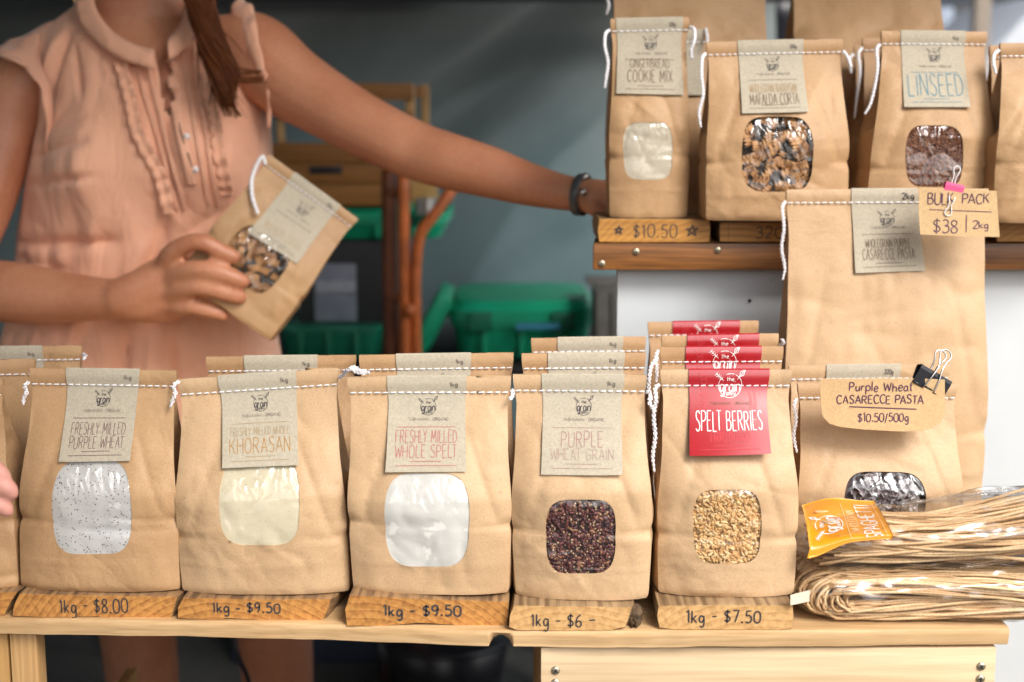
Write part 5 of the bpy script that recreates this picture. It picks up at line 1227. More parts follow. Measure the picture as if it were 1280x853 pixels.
# left hand resting behind the cookie mix bag
limb(body, [A(742, 246, 1.877, .021), A(756, 248, 1.872, .024), A(772, 250, 1.868, .022)], 14)
limb(body, [A(744, 254, 1.872, .018), A(758, 258, 1.868, .021), A(774, 262, 1.864, .018)], 14)
for k, (x0, y0, x1, y1, x2, y2) in enumerate(((768, 240, 782, 238, 796, 244), (770, 248, 786, 248, 801, 254), (772, 256, 787, 258, 800, 264), (772, 264, 785, 268, 795, 272))):
    limb(body, [A(x0, y0, 1.868, .0100), A(x1, y1, 1.862, .0090), A(x2, y2, 1.866, .0076)], 10)
limb(body, [A(746, 258, 1.862, .014), A(755, 266, 1.845, .011), A(762, 269, 1.835, .0085)], 10)
# legs
for (xh, xk, xa) in ((128, 180, 178), (238, 348, 352)):
    limb(body, [(Vector((P(xh, 640, YW).x, YW, .82)), .085), (Vector((P(xk-10, 780, YW).x, YW-.02, .60)), .074), (Vector((P(xk, 830, YW).x, YW-.03, .45)), .060), (Vector((P(xk, 830, YW).x, YW-.01, .34)), .056), (Vector((P(xk, 830, YW).x, YW+.01, .22)), .045), (Vector((P(xk, 830, YW).x, YW+.01, .09)), .036)])
    limb(body, [(Vector((P(xk, 830, YW).x, YW+.02, .055)), .040), (Vector((P(xk, 830, YW).x, YW-.08, .045)), .038), (Vector((P(xk, 830, YW).x, YW-.15, .036)), .032)], 12)
tmp = mk('tmp', body.V, body.F, M['skin'])
rm = tmp.modifiers.new('r', 'REMESH'); rm.mode = 'VOXEL'; rm.voxel_size = .0042; rm.use_smooth_shade = True
sm = tmp.modifiers.new('s', 'SMOOTH'); sm.iterations = 3; sm.factor = .5
dg = bpy.context.evaluated_depsgraph_get(); me = bpy.data.meshes.new_from_object(tmp.evaluated_get(dg)); bpy.data.objects.remove(tmp)
me.name = 'body'; me.transform(Matrix.Translation(-wo)); me.materials.clear()
woman = empty('person', wo); tag(woman, 'woman in a peach sleeveless blouse holding one bag and reaching behind the shelf', 'person')
link('body', me, M['skin'], woman)
# blouse
def cloth_mat():
    m, nt, b = newmat('peach_cotton'); v = coords(nt)
    n = N(nt, 'ShaderNodeTexNoise', Scale=6.0, Detail=5.0); nt.links.new(v, n.inputs['Vector'])
    wv = N(nt, 'ShaderNodeTexNoise', Scale=700.0, Detail=2.0); nt.links.new(v, wv.inputs['Vector'])
    c = ramp(nt, n.outputs[0], [(.3, (.78, .395, .25)), (.7, (.84, .455, .305))])
    nt.links.new(c, b.inputs['Base Color']); b.inputs['Roughness'].default_value = .8; b.inputs['Sheen Weight'].default_value = .25
    v2 = coords(nt, (1, 1, .35)); n3 = N(nt, 'ShaderNodeTexNoise', Scale=22.0, Detail=5.0, Distortion=.8); nt.links.new(v2, n3.inputs['Vector'])
    nd = N(nt, 'ShaderNodeTexNoise', Scale=7.0, Detail=2.0); nt.links.new(v, nd.inputs['Vector'])
    ve = N(nt, 'ShaderNodeTexVoronoi', Scale=11.0, feature='DISTANCE_TO_EDGE'); nt.links.new(mixc(nt, .10, v2, nd.outputs[1]), ve.inputs['Vector'])
    p = bump(nt, b, n3.outputs[0], .6, .012); p = bump(nt, b, ve.outputs['Distance'], .45, .03, p); bump(nt, b, wv.outputs[0], .3, .0006, p); return m
M['peach'] = cloth_mat()
NB, TT = 220, 170
rws = [(row(py, xl, xr, b)) for py, xl, xr, b in TR_]
zs_ = np.array([r[0][2] for r in rws]); o_ = np.argsort(zs_)
zz = np.linspace(zs_.min(), zs_.max(), TT)
CX = np.interp(zz, zs_[o_], np.array([r[0][0] for r in rws])[o_]); AX = np.interp(zz, zs_[o_], np.array([r[1] for r in rws])[o_]); BX = np.interp(zz, zs_[o_], np.array([r[2] for r in rws])[o_])
def smth(a):
    for _ in range(3): a = np.concatenate([[a[0]], (a[:-2]+a[1:-1]*2+a[2:])/4, [a[-1]]])
    return a
CX, AX, BX = smth(CX), smth(AX), smth(BX)
th = np.linspace(0, 2*math.pi, NB, endpoint=False); TH, ZZ = np.meshgrid(th, zz)
ct, sn = np.cos(TH), np.sin(TH); e = 2.25
X = CX[:, None]+AX[:, None]*np.abs(ct)**(2/e)*np.sign(ct); Y = YW+BX[:, None]*np.abs(sn)**(2/e)*np.sign(sn)
# bust, then folds
frontm = np.clip(-sn, 0, 1)
def gau(px, py, sx, sz):
    p = P(px, py, YW); return np.exp(-((X-p.x)/sx)**2-((ZZ-p.z)/sz)**2)*frontm
dep = .040*gau(125, 205, .058, .070)+.040*gau(285, 200, .055, .070)
def foldln(x0, y0, x1, y1, A_, s_):
    a = P(x0, y0, YW); b = P(x1, y1, YW); dx, dz = b.x-a.x, b.z-a.z; L = math.hypot(dx, dz); dx /= L; dz /= L
    al = (X-a.x)*dx+(ZZ-a.z)*dz; pe = -(X-a.x)*dz+(ZZ-a.z)*dx
    return A_*np.exp(-np.abs(pe/s_)**1.5)*sst(-.01, .02, al)*(1-sst(L-.03, L+.01, al))*frontm
for q in ((55, 195, 150, 172, -.008, .006), (50, 228, 160, 214, -.008, .006), (30, 300, 175, 292, -.010, .008), (28, 318, 120, 330, -.006, .007), (105, 40, 75, 165, -.008, .007), (90, 45, 62, 150, .006, .006), (112, 55, 130, 130, -.006, .006), (60, 60, 70, 120, -.005, .005),
          (200, 330, 235, 262, -.007, .008), (175, 345, 215, 285, .006, .008), (330, 160, 290, 130, -.005, .006), (245, 290, 300, 250, -.005, .008), (140, 300, 160, 240, .005, .010), (60, 330, 110, 380, .006, .010), (120, 470, 128, 395, -.010, .008), (60, 470, 70, 400, .008, .012), (180, 470, 186, 400, -.012, .008), (240, 475, 236, 405, -.010, .008), (300, 470, 290, 420, -.008, .008), (215, 470, 216, 400, .008, .008)):
    dep = dep+foldln(*q)*1.7
low = 1-sst(P(0, 400, YW).z, P(0, 330, YW).z, ZZ)
dep = dep+frontm*(.0075*vn(X/.035, ZZ/.11, 3)+.0035*vn(X/.017, ZZ/.06, 5)+.006*low*vn(X/.02, ZZ/.25, 8))+.004*vn(TH*5, ZZ/.08, 6)*(1-frontm)
k = 1.0
X2 = X+ct*dep*.25; Y2 = Y-dep*.95
Vb = np.stack([X2-wo.x, Y2-wo.y, ZZ], -1).reshape(-1, 3)
slit = [(190, 50), (214, 50), (214, 90), (219, 142), (208, 143), (198, 95)]
def inpoly(x, y, poly):
    c = False; n = len(poly)
    for i in range(n):
        x1, y1 = poly[i]; x2, y2 = poly[(i+1) % n]
        if (y1 > y) != (y2 > y) and x < (x2-x1)*(y-y1)/(y2-y1)+x1: c = not c
    return c
Fb = []
for j in range(TT-1):
    for i in range(NB):
        q = (j*NB+i, j*NB+(i+1) % NB, (j+1)*NB+(i+1) % NB, (j+1)*NB+i)
        c = Vb[list(q)].mean(0)+np.array(wo)
        if c[1] < YW-.02:
            px, py = proj(c)
            if inpoly(px, py, slit) or (py < 62 and inpoly(px, py, [(108, -40), (112, 10), (135, 40), (165, 58), (192, 66), (212, 54), (226, 30), (236, 0), (240, -40)])): continue
        Fb.append(q)
bl = mk('blouse', Vb, Fb, M['peach'], woman)
sl = bl.modifiers.new('thick', 'SOLIDIFY'); sl.thickness = .0018; sl.offset = 1
bvh = BVHTree.FromPolygons([Vector(v)+wo for v in Vb], Fb)
def on(px, py, off=.004):
    d = ray(px, py).normalized(); h = bvh.ray_cast(Vector((0, 0, CAMZ)), d)
    q = h[0] if h[0] is not None else P(px, py, YW-.06)
    return q-d*off
def strip(name, pts, w_, amp=.006, wave=.010, mat='peach', off=.004, n=None, seed=0, parent=None):
    """a gathered frill sewn on along a line of photo pixels"""
    c = cat_rom(pts, 10); c = [on(p[0], p[1], off) for p in c]
    L = sum((c[i+1]-c[i]).length for i in range(len(c)-1)); m = max(20, int(L/.003)); cum = [0]
    for i in range(len(c)-1): cum.append(cum[-1]+(c[i+1]-c[i]).length)
    V = []
    for i in range(m):
        s = L*i/(m-1); q = Vector([float(np.interp(s, cum, [p[k] for p in c])) for k in range(3)]); 
        q2 = Vector([float(np.interp(min(L, s+.004), cum, [p[k] for p in c])) for k in range(3)]); t = (q2-q); t = t.normalized() if t.length > 1e-6 else Vector((0, 0, -1))
        sd = t.cross(Vector((0, 1, 0))).normalized()
        wv = math.sin(s/wave*math.pi*2+.8*math.sin(s*60+seed))
        for j, u in enumerate((-.5, -.2, .1, .5)):
            V.append(q+sd*w_*u+sd*(.0018*wv*max(0, u))+Vector((0, -.001-amp*abs(u)*(.35+.65*(.5+.5*wv)), 0))-wo)
    o = mk(name, V, grid_faces(4, m), M[mat], parent or woman); s2 = o.modifiers.new('thick', 'SOLIDIFY'); s2.thickness = .0012; return o
strip('frill', [(148, 62), (156, 92), (166, 130), (172, 160), (186, 190), (200, 215), (208, 245), (212, 268)], .018, .018, .021, seed=1)
strip('frill', [(258, 90), (262, 120), (270, 150), (274, 185), (280, 215), (286, 245)], .018, .018, .021, seed=2)
for k, (a, b) in enumerate((([(168, 66), (182, 120), (200, 180), (222, 262)], 0), ([(182, 70), (196, 125), (212, 190), (232, 262)], 0), ([(228, 60), (236, 110), (248, 180), (262, 258)], 0), ([(242, 60), (250, 120), (260, 180), (272, 258)], 0))):
    strip('tuck', a, .006, .0030, .05, seed=k)
strip('placket', [(212, 60), (216, 100), (222, 145), (232, 190), (240, 232)], .014, .0015, .2, off=.003)
for (x, y) in ((233, 171), (244, 212), (199, 92)):
    mb = MB(); q = on(x, y, .006)-wo; mb.tube([q, q+Vector((0, .003, 0))], [.0048, .0048], 14); mb.build('button', simple('pearl_button', (.75, .70, .68), .25), woman)
mb = MB(); pts = [on(x, y, .0045)-wo for x, y in ((223, 146), (226, 165), (230, 178), (236, 195), (240, 208), (242, 226))]; mb.tube(pts, [.0006, .0018, .0014, .0018, .0016, .0006], 6); mb.build('placket_shade', simple('gap_shade', (.10, .045, .035), .9), woman)  # dark cord painted in as the shade of the placket opening
# stand collar: two bands meeting at the slit
def collar(pin, pout, name='collar'):
    n = 26; a = cat_rom(pin, 8); b = cat_rom(pout, 8); V = []
    for i in range(n):
        t = i/(n-1); ia = t*(len(a)-1); ib = t*(len(b)-1)
        qa = a[int(ia)]*(1-ia % 1)+a[min(len(a)-1, int(ia)+1)]*(ia % 1); qb = b[int(ib)]*(1-ib % 1)+b[min(len(b)-1, int(ib)+1)]*(ib % 1)
        pb = P(qb[0], qb[1], qb[2])-wo; pa = P(qa[0], qa[1], qa[2])-wo
        for j in range(5):
            s = j/4; V.append(pa*(1-s)+pb*s+Vector((0, -.004*math.sin(math.pi*s), 0)))
    o = mk(name, V, grid_faces(5, n), M['peach'], woman); s2 = o.modifiers.new('thick', 'SOLIDIFY'); s2.thickness = .0025; return o
collar([(116, -8, 2.085), (122, 14, 2.070), (140, 38, 2.055), (165, 54, 2.045), (189, 62, 2.040), (193, 66, 2.040)], [(92, 2, 2.085), (100, 28, 2.066), (122, 55, 2.048), (150, 74, 2.036), (180, 84, 2.030), (194, 90, 2.030)])
collar([(232, -6, 2.085), (232, 14, 2.070), (226, 32, 2.058), (214, 46, 2.048), (210, 52, 2.044)], [(250, -2, 2.085), (252, 20, 2.066), (244, 46, 2.050), (226, 66, 2.040), (212, 76, 2.036)])
# cap sleeves
def cap(pts, pts2, name='cap_sleeve'):
    n = 34; a = cat_rom(pts, 8); b = cat_rom(pts2, 8); V = []
    for i in range(n):
        t = i/(n-1); ia = t*(len(a)-1); ib = t*(len(b)-1)
        qa = a[int(ia)]*(1-ia % 1)+a[min(len(a)-1, int(ia)+1)]*(ia % 1); qb = b[int(ib)]*(1-ib % 1)+b[min(len(b)-1, int(ib)+1)]*(ib % 1)
        for j in range(7):
            s = j/6; q = qa*(1-s)+qb*s
            V.append(P(q[0], q[1], q[2])-wo+Vector((0, -.008*math.sin(math.pi*s)+.0035*s*math.sin(i*1.1), .002*s*math.sin(i*1.1+1))))
    o = mk(name, V, grid_faces(7, n), M['peach'], woman); s2 = o.modifiers.new('thick', 'SOLIDIFY'); s2.thickness = .002; return o
cap([(66, 26, 2.13), (52, 50, 2.10), (52, 80, 2.07), (64, 110, 2.055), (66, 150, 2.05), (62, 190, 2.06)], [(46, 38, 2.15), (8, 52, 2.11), (-6, 64, 2.062), (30, 82, 2.050), (52, 118, 2.045), (58, 190, 2.055)])
cap([(290, 10, 2.13), (292, 30, 2.10), (300, 60, 2.08), (318, 90, 2.07), (334, 120, 2.07), (336, 160, 2.08)], [(300, 0, 2.15), (316, 10, 2.10), (322, 40, 2.055), (330, 80, 2.045), (337, 110, 2.055), (338, 160, 2.075)])
# shorts
mb = MB(); loft(mb, [((P(178, 800, YW).x, YW, .66), .170, .118), ((P(178, 760, YW).x, YW, .74), .168, .118), ((P(178, 700, YW).x, YW, .86), .158, .112)], 40, 2.4, True)
so2 = mb.build('shorts', simple('dark_denim', (.03, .04, .06), .9, 0, .2, 80), woman); so2.data.transform(Matrix.Translation(-wo))
# hair: a loose plait over the shoulder and the crown
M['hair'] = simple('brown_hair', (.115, .034, .010), .5, 0, .12, 60, .15)
rnd = random.Random(4); mb = MB()
core = [(P(228, -110, 2.06), .030), (P(238, -50, 2.035), .030), (P(248, -5, 2.02), .025), (P(257, 30, 2.008), .024), (P(268, 62, 2.00), .027), (P(279, 92, 1.99), .028), (P(281, 122, 1.985), .019), (P(288, 152, 1.985), .007)]
for s in range(420):
    a = rnd.uniform(0, 6.28); rr = rnd.random()**.5; w2 = rnd.uniform(0, 6.28); loose = rnd.random() < .05; pts = []
    for k, (c, r) in enumerate(core):
        tw = a+.5*k; q = c+Vector((.003*math.sin(k*1.5+w2), 0, 0))+Vector((math.cos(tw)*r*rr*.78, math.sin(tw)*r*rr*.6, 0))
        if loose and k > 3: q += Vector((.010*(k-3)*math.sin(w2), 0, .006*(k-3)*math.cos(w2)+.003))
        pts.append(q-wo)
    cr_ = cat_rom(pts, 5); cr_ = cr_[:int(len(cr_)*(rnd.uniform(.58, 1.0) if rr > .35 else rnd.uniform(.78, 1)))]
    mb.tube([Vector(p) for p in cr_], [.0011*min(1, (len(cr_)-q)/10+.15) for q in range(len(cr_))], 4, True)
for (px, py, qx, qy, ex_, ey_) in ((285, 90, 306, 100, 331, 100), (283, 80, 302, 90, 326, 92), (280, 112, 290, 132, 298, 146)):
    for t in range(7):
        j = lambda: rnd.uniform(-4, 4)
        mb.tube([Vector(p)-wo for p in cat_rom([P(px-12+j(), py-22+j(), 1.99), P(px+j(), py+j(), 1.98), P(qx+j(), qy+j(), 1.985), P(ex_+j(), ey_+j(), 1.99)], 4)], .0012, 4, True)
o = mb.build('hair', M['hair'], woman); o['kind'] = 'stuff'
mb = MB(); V = []
for i in range(16):
    for j in range(28):
        t_ = math.pi*.62*(i+.001)/15; ph = 2*math.pi*j/28; fr = 1-.0*math.sin(ph)
        V.append((hc.x-wo.x+.086*math.sin(t_)*math.cos(ph), hc.y-wo.y+.024+.094*math.sin(t_)*math.sin(ph), hc.z+.030+.100*math.cos(t_)+.002*math.sin(ph*9)))
mb.add(V, [(i*28+j, i*28+(j+1) % 28, (i+1)*28+(j+1) % 28, (i+1)*28+j) for i in range(15) for j in range(28)]); mb.build('hair_crown', M['hair'], woman)
for sx in (-1, 1):
    mb = MB(); c = Vector((hc.x-wo.x+sx*.030, hc.y-wo.y-.083, hc.z-.002)); mb.tube([c+Vector((0, -.004, 0)), c+Vector((0, .006, 0))], [.006, .012], 12); mb.build('eye', simple('eye_white', (.7, .68, .65), .2), woman)
mb = MB(); c = Vector((hc.x-wo.x, hc.y-wo.y-.086, hc.z-.055)); mb.tube([c+Vector((-.022, .006, 0)), c+Vector((-.008, -.001, .003)), c+Vector((.008, -.001, .003)), c+Vector((.022, .006, 0))], [.001, .0045, .0045, .001], 8); mb.build('mouth', simple('lips', (.45, .14, .12), .4), woman)
mb = MB(); c = P(97, -4, 2.09)-wo; mb.tube([c+Vector((.006*math.cos(a), 0, .009*math.sin(a))) for a in np.linspace(0, 6.28, 18)], .0018, 6); mb.build('earring', simple('gold', (.8, .5, .15), .25, 1), woman)
# finger nails
M['nail'] = simple('pale_nail', (.62, .36, .30), .25)
for f in fing[:3]:
    t = f[-1][0]; d = (f[-1][0]-f[-3][0]).normalized(); mb = MB(); q = t-wo+Vector((0, -.0068, 0))-d*.001
    V = [(0, 0, 0)]; n = 10
    up = Vector((0, -1, 0)); sd = d.cross(up).normalized()
    V = [q+Vector((0, -.0012, 0))]+[q+d*.0062*math.cos(6.283*k/n)+sd*.0046*math.sin(6.283*k/n)+Vector((0, .0006, 0)) for k in range(n)]
    mb.add(V, [(0, 1+(k+1) % n, 1+k) for k in range(n)]); mb.build('nail', M['nail'], woman)
# bracelet
c = P(727, 244, 1.886); ax = (P(746, 246, 1.875)-P(700, 240, 1.90)).normalized(); u1 = ax.orthogonal().normalized(); u2 = ax.cross(u1)
mb = MB(); m = 30; V = []
for i in range(m):
    a = 2*math.pi*i/m; r = .0262
    for (dx, dr) in ((-.006, 0), (-.005, .0018), (.005, .0018), (.006, 0)): V.append(c+ax*dx+(u1*math.cos(a)+u2*math.sin(a))*(r+dr)-wo)
mb.add(V, [(i*4+j, i*4+(j+1), ((i+1) % m)*4+j+1, ((i+1) % m)*4+j) for i in range(m) for j in range(3)])
bo = mb.build('bracelet', simple('dark_strap', (.09, .095, .10), .35), woman)
for (px, py) in ((729, 241), (732, 222)):
    mb = MB(); q = P(px, py, 1.858 if py > 230 else 1.875)-wo; mb.tube([q, q+Vector((0, -.003, 0))], [.006, .003], 12); mb.build('stud', M['metal'], bo)
# ------------------------------------------------------------------ the bag she holds
W_, H_, D_ = .150, .205, .055
hb = Bag((-W_/2, -D_/2, 0), (W_/2, -D_/2, 0), (-W_/2, 0, H_), (W_/2, 0, H_), -D_/2, D_, 61, rough=1.3)
hb.org = np.array([0., 0., 0.])
# corners in the photo: top left (338,192), top right (448,272), bottom right (351,432)
YH = 1.955
tlp, trp, brp = P(338, 194, YH), P(447, 273, YH), P(350, 431, YH-.03)
ux = (trp-tlp).normalized(); uz = (trp-brp); uz = (uz-ux*uz.dot(ux)).normalized(); uy = uz.cross(ux)
Rm = Matrix((ux, uy, uz)).transposed()
orig = (tlp+trp)/2-uz*H_
hr = empty('paper_bag', orig, Rm.to_euler()); tag(hr, 'tilted bag of mafalda pasta held up in the woman\'s hand', 'paper bag')
w_ = ((np.array([.47, .385])), np.array([.27, 0]), np.array([0, .185]))
build_paper(hb, hr, w_, .003, M['kraft']); window_fill(hb, hr, w_, 'mafalda', 61, 1.6)
label_card(hb, hr, [(.28, 1), (.80, 1), (.80, .52), (.28, .50)], card_spec([('MAFALDA CORTA', .78, .12, .74, 'ink_goldpale', .0007)], wt='320g'), uv=True)
stitches(hb, hr)
mb = MB(); chain(mb, [hb.F(0, hb.vs, False)+np.array(q) for q in ((0.002, -.003, 0), (-.007, -.006, .006), (-.002, -.010, -.022), (.014, -.022, -.044), (.036, -.030, -.060))], .0018, .0014); mb.build('thread_tail', M['thread'], hr)
# ------------------------------------------------------------------ a shopper's hand entering at the left edge
cu = MB(); CYH = 1.16
limb(cu, [A(-260, 760, CYH, .036), A(-190, 700, CYH, .030), A(-130, 660, CYH, .026)], 16)
for (dy, r0) in ((-22, .017), (0, .018), (20, .016)): limb(cu, [A(-140, 660+dy*.4, CYH, .022), A(-100, 640+dy*.8, CYH+.002, .020), A(-62, 625+dy, CYH+.004, r0)], 14)
for pts in ([(-66, 603, .0105), (-40, 588, .0100), (-18, 583, .0092), (-2, 590, .0080), (4, 594, .0066)], [(-62, 622, .0108), (-36, 606, .0104), (-10, 602, .0096), (9, 611, .0084), (14, 616, .0068)],
            [(-62, 640, .0105), (-38, 628, .0100), (-14, 626, .0092), (3, 634, .0080), (8, 638, .0066)], [(-66, 654, .0098), (-46, 648, .0090), (-28, 648, .0082), (-14, 652, .0070)], [(-110, 640, .015), (-84, 600, .012), (-60, 574, .0105), (-44, 566, .0085)]):
    limb(cu, [A(x, y, CYH+.002, r) for x, y, r in pts], 12)
so_ = P(-260, 760, CYH); sleeve = MB()
limb(cu, [A(-300, 800, CYH, .038), (Vector((so_.x-.10, CYH-.12, so_.z-.05)), .042), (Vector((so_.x-.16, CYH-.30, so_.z+.04)), .046)], 16)
co = P(-200, 700, CYH)
tmp = mk('tmp2', cu.V, cu.F, M['skin']); rm = tmp.modifiers.new('r', 'REMESH'); rm.mode = 'VOXEL'; rm.voxel_size = .0024; rm.use_smooth_shade = True
sm = tmp.modifiers.new('s', 'SMOOTH'); sm.iterations = 5
dg = bpy.context.evaluated_depsgraph_get(); me = bpy.data.meshes.new_from_object(tmp.evaluated_get(dg)); bpy.data.objects.remove(tmp); me.materials.clear(); me.name = 'shopper_hand'; me.transform(Matrix.Translation(-co))

sh_ = link('person', me, M['skin_pink']); sh_.location = co; tag(sh_, 'fingertips of a shopper reaching in at the left edge in front of the creased bag', 'person')

# ------------------------------------------------------------------ things stacked behind her
def at(px, py, Y): return P(px, py, Y)
def slab(name, parent, px0, py0, px1, py1, Y, depth, mat, bevel=.004):
    a = P(px0, py0, Y); b = P(px1, py1, Y); o = parent.location
    return boxo(name, ((a.x+b.x)/2-o.x, Y+depth/2-o.y, (a.z+b.z)/2-o.z), (b.x-a.x, depth, a.z-b.z), mat, parent, bevel)
YB2 = 3.15
bt = empty('trestle_table', (P(480, 500, YB2).x, 3.35, 0)); tag(bt, 'dark low trestle table behind the woman carrying tubs and crates', 'table')
zt_ = P(480, 447, YB2).z
M['darkboard'] = simple('dark_laminate', (.035, .037, .04), .6)
boxo('table_top', (.10, 0, zt_-.015), (1.5, .62, .03), M['darkboard'], bt, .004)
for sx in (-.6, .8):
    for sy in (-.26, .26): boxo('leg', (sx, sy, (zt_-.03)/2), (.04, .04, zt_-.032), M['darkboard'], bt, .003)
M['green'] = simple('green_plastic', (.010, .36, .19), .32, 0, .15, 8, .5)
M['green_dark'] = simple('dark_green_plastic', (.006, .15, .085), .4, 0, .15, 8, .5)
def tub(label, px0, py0, px1, py1, Y, depth, lid=True, mat='green', base=None):
    a = P(px0, py0, Y); b = P(px1, py1, Y); zb = b.z; zt = a.z; w2 = (b.x-a.x)/2; cx = (a.x+b.x)/2; root = empty('storage_tub', (cx, Y+depth/2, zb)); tag(root, label, 'plastic tub')
    H2 = zt-zb; V = []; n = 32; e = 6
    def ring(sx, sy, z, q=e): return [(sx*abs(math.cos(t))**(2/q)*(1 if math.cos(t) > 0 else -1), sy*abs(math.sin(t))**(2/q)*(1 if math.sin(t) > 0 else -1), z) for t in [2*math.pi*(k+.5)/n for k in range(n)]]
    def lof(name, rs, m_):
        V = [p for r in rs for p in r]; F = [(i*n+k, i*n+(k+1) % n, (i+1)*n+(k+1) % n, (i+1)*n+k) for i in range(len(rs)-1) for k in range(n)]+[tuple(range(n-1, -1, -1)), tuple((len(rs)-1)*n+k for k in range(n))]
        o = mk(name, V, F, m_, root); 
        try: o.data.set_sharp_from_angle(angle=R(35))
        except Exception: pass
        return o
    hd = depth/2; lh = min(.05, H2*.35) if lid else 0
    lof('tub_body', [ring(w2*.86, hd*.86, .0), ring(w2*.88, hd*.88, .006), ring(w2*.94, hd*.94, H2-lh-.012), ring(w2*.98, hd*.98, H2-lh-.010), ring(w2*.98, hd*.98, H2-lh)], M[mat])
    if lid:
        lof('lid', [ring(w2, hd, H2-lh+.001), ring(w2, hd, H2-lh*.45), ring(w2*.95, hd*.95, H2-lh*.25), ring(w2*.92, hd*.92, H2-.003), ring(w2*.90, hd*.90, H2)], M[mat])
        for sx in (-1, 1): boxo('lid_latch', (sx*w2*.55, -hd-.004, H2-lh*.9), (.05, .012, lh*.9), M['green_dark'], root, .003)
    for sx in (-.5, 0, .5): boxo('rib', (sx*w2, -hd*.93, (H2-lh)*.5), (.012, .016, (H2-lh)*.8), M[mat], root, .003)
    return root, w2, hd, H2
tb1, w2, hd, H2 = tub('wide green storage tub with a blue label, right of the orange hand truck', 558, 378, 746, 452, 3.05, .36)
mb = MB(); q0 = P(645, 404, 3.04); q1 = P(700, 412, 3.04); o = tb1.location
boxo('blue_label', ((q0.x+q1.x)/2-o.x, 3.036-o.y, (q0.z+q1.z)/2-o.z), (q1.x-q0.x, .002, q0.z-q1.z), simple('blue_sticker', (.05, .28, .42), .4), tb1, .0005)
tub('low green tub under the black box, behind the held bag', 340, 411, 480, 452, 3.04, .34, False, 'green_dark')
tub('green lidded tub beneath the brown wooden crate', 380, 262, 562, 300, 3.10, .34, True)
# slanting green tub lid leaning behind the hand truck
ll = empty('tub_lid', (P(540, 440, 3.2).x, 3.2, zt_)); tag(ll, 'loose green tub lid leaning upright beside the orange hand truck', 'plastic lid')
b = MB(); b.box((.0, 0, .078), (.035, .24, .155), Euler((0, R(28), 0)).to_matrix()); b.build('lid_panel', M['green'], ll, False, .008)
b = MB(); b.box((.020, 0, .078), (.012, .21, .12), Euler((0, R(28), 0)).to_matrix()); b.build('lid_rim', M['green'], ll, False, .004)
# black box with a pale screen-like label
bx = empty('black_box', (P(428, 410, 3.12).x, 3.25, P(428, 411, 3.12).z)); tag(bx, 'black box with a pale blue-grey panel on its front, between two green tubs', 'box')
M['blackplastic'] = simple('black_plastic', (.018, .019, .022), .5)
slab('case', bx, 372, 301, 482, 410.5, 3.12, .26, M['blackplastic'], .008)
slab('pale_panel', bx, 392, 330, 446, 402, 3.112, .006, simple('pale_blue_grey_panel', (.20, .225, .275), .4), .002)
slab('panel_band', bx, 394, 352, 444, 366, 3.108, .003, simple('paler_band', (.33, .35, .40), .4), .001)
# brown crate with a hand slot, open frame crate behind it
cr = empty('wooden_crate', (P(410, 250, 3.1).x, 3.22, P(410, 258, 3.1).z)); tag(cr, 'brown wooden crate with a dark hand slot, stacked on the green tub', 'crate')
for k, (y0, y1) in enumerate(((179, 203), (204.5, 229), (230.5, 257))): slab('front_board', cr, 336, y0, 484, y1, 3.10, .014, M['crate'], .002)
slab('hand_slot', cr, 386, 208, 428, 218, 3.0985, .004, M['black'], .001)  # black plate standing in for the shade inside the opening
for px in (337, 478): slab('side_board', cr, px, 180, px+6, 257, 3.115, .22, M['crate'], .002)
slab('back_board', cr, 336, 180, 484, 257, 3.34, .012, M['crate'], .002)
cf = empty('wooden_crate', (P(480, 250, 3.36).x, 3.46, P(480, 257, 3.36).z)); tag(cf, 'open topped wooden frame crate standing behind the brown crate, pale corner posts', 'crate')
for px0, px1, Y_ in ((506, 519, 3.37), (526, 537, 3.56), (344, 356, 3.37)): slab('corner_post', cf, px0, 106, px1, 258, Y_, .03, M['crate_pale'], .003)
for (y0, y1) in ((104, 126), (140, 150), (232, 257)): slab('rail', cf, 346, y0, 516, y1, 3.355, .014, M['crate'], .002)
slab('side_rail', cf, 519.5, 107, 527, 122, 3.40, .18, M['crate'], .002); slab('side_rail', cf, 519.5, 228, 544, 257, 3.40, .16, M['crate_pale'], .002)
sc = empty('tin', (P(530, 262, 3.0).x, 3.05, P(530, 270, 3.0).z)); tag(sc, 'small shiny metal tin glinting on the green lid beside the hand truck', 'tin')
b = MB(); b.tube([(0, 0, 0), (0, 0, .03)], .022, 20); b.build('can', M['metal'], sc, False); b = MB(); b.tube([(0, 0, .030), (0, 0, .034)], .0235, 20); b.build('can_lid', M['metal'], sc, False)
# orange hand truck
M['orange_steel'] = simple('rusty_orange_paint', (.58, .15, .035), .45, 0, .3, 25); M['brown_steel'] = simple('dark_brown_paint', (.16, .050, .020), .5, 0, .3, 25)
ht = empty('hand_truck', (P(500, 700, 2.85).x, 2.85, 0)); tag(ht, 'rusty orange tube hand truck with a bent side arm, behind the middle bags', 'hand truck'); ho = ht.location
def htube(name, pts, r, mat):
    b = MB(); b.tube([Vector(p)-ho for p in cat_rom([P(*q) for q in pts], 5)], r, 12); return b.build(name, mat, ht)
htube('upright', [(486, 212, 2.85), (487, 330, 2.85), (489, 450, 2.85), (491, 620, 2.85)], .0155, M['brown_steel'])
htube('upright', [(504, 216, 2.83), (505, 330, 2.83), (506, 450, 2.83), (507, 620, 2.83)], .0120, M['orange_steel'])
htube('side_arm', [(568, 232, 2.86), (548, 262, 2.84), (526, 292, 2.83), (520, 330, 2.83), (519, 380, 2.83), (520, 450, 2.84), (521, 620, 2.84)], .0115, M['orange_steel'])
for y in (240, 372): htube('cross_bar', [(484, y, 2.84), (496, y+1, 2.838), (508, y+1, 2.835)], .009, M['brown_steel'])
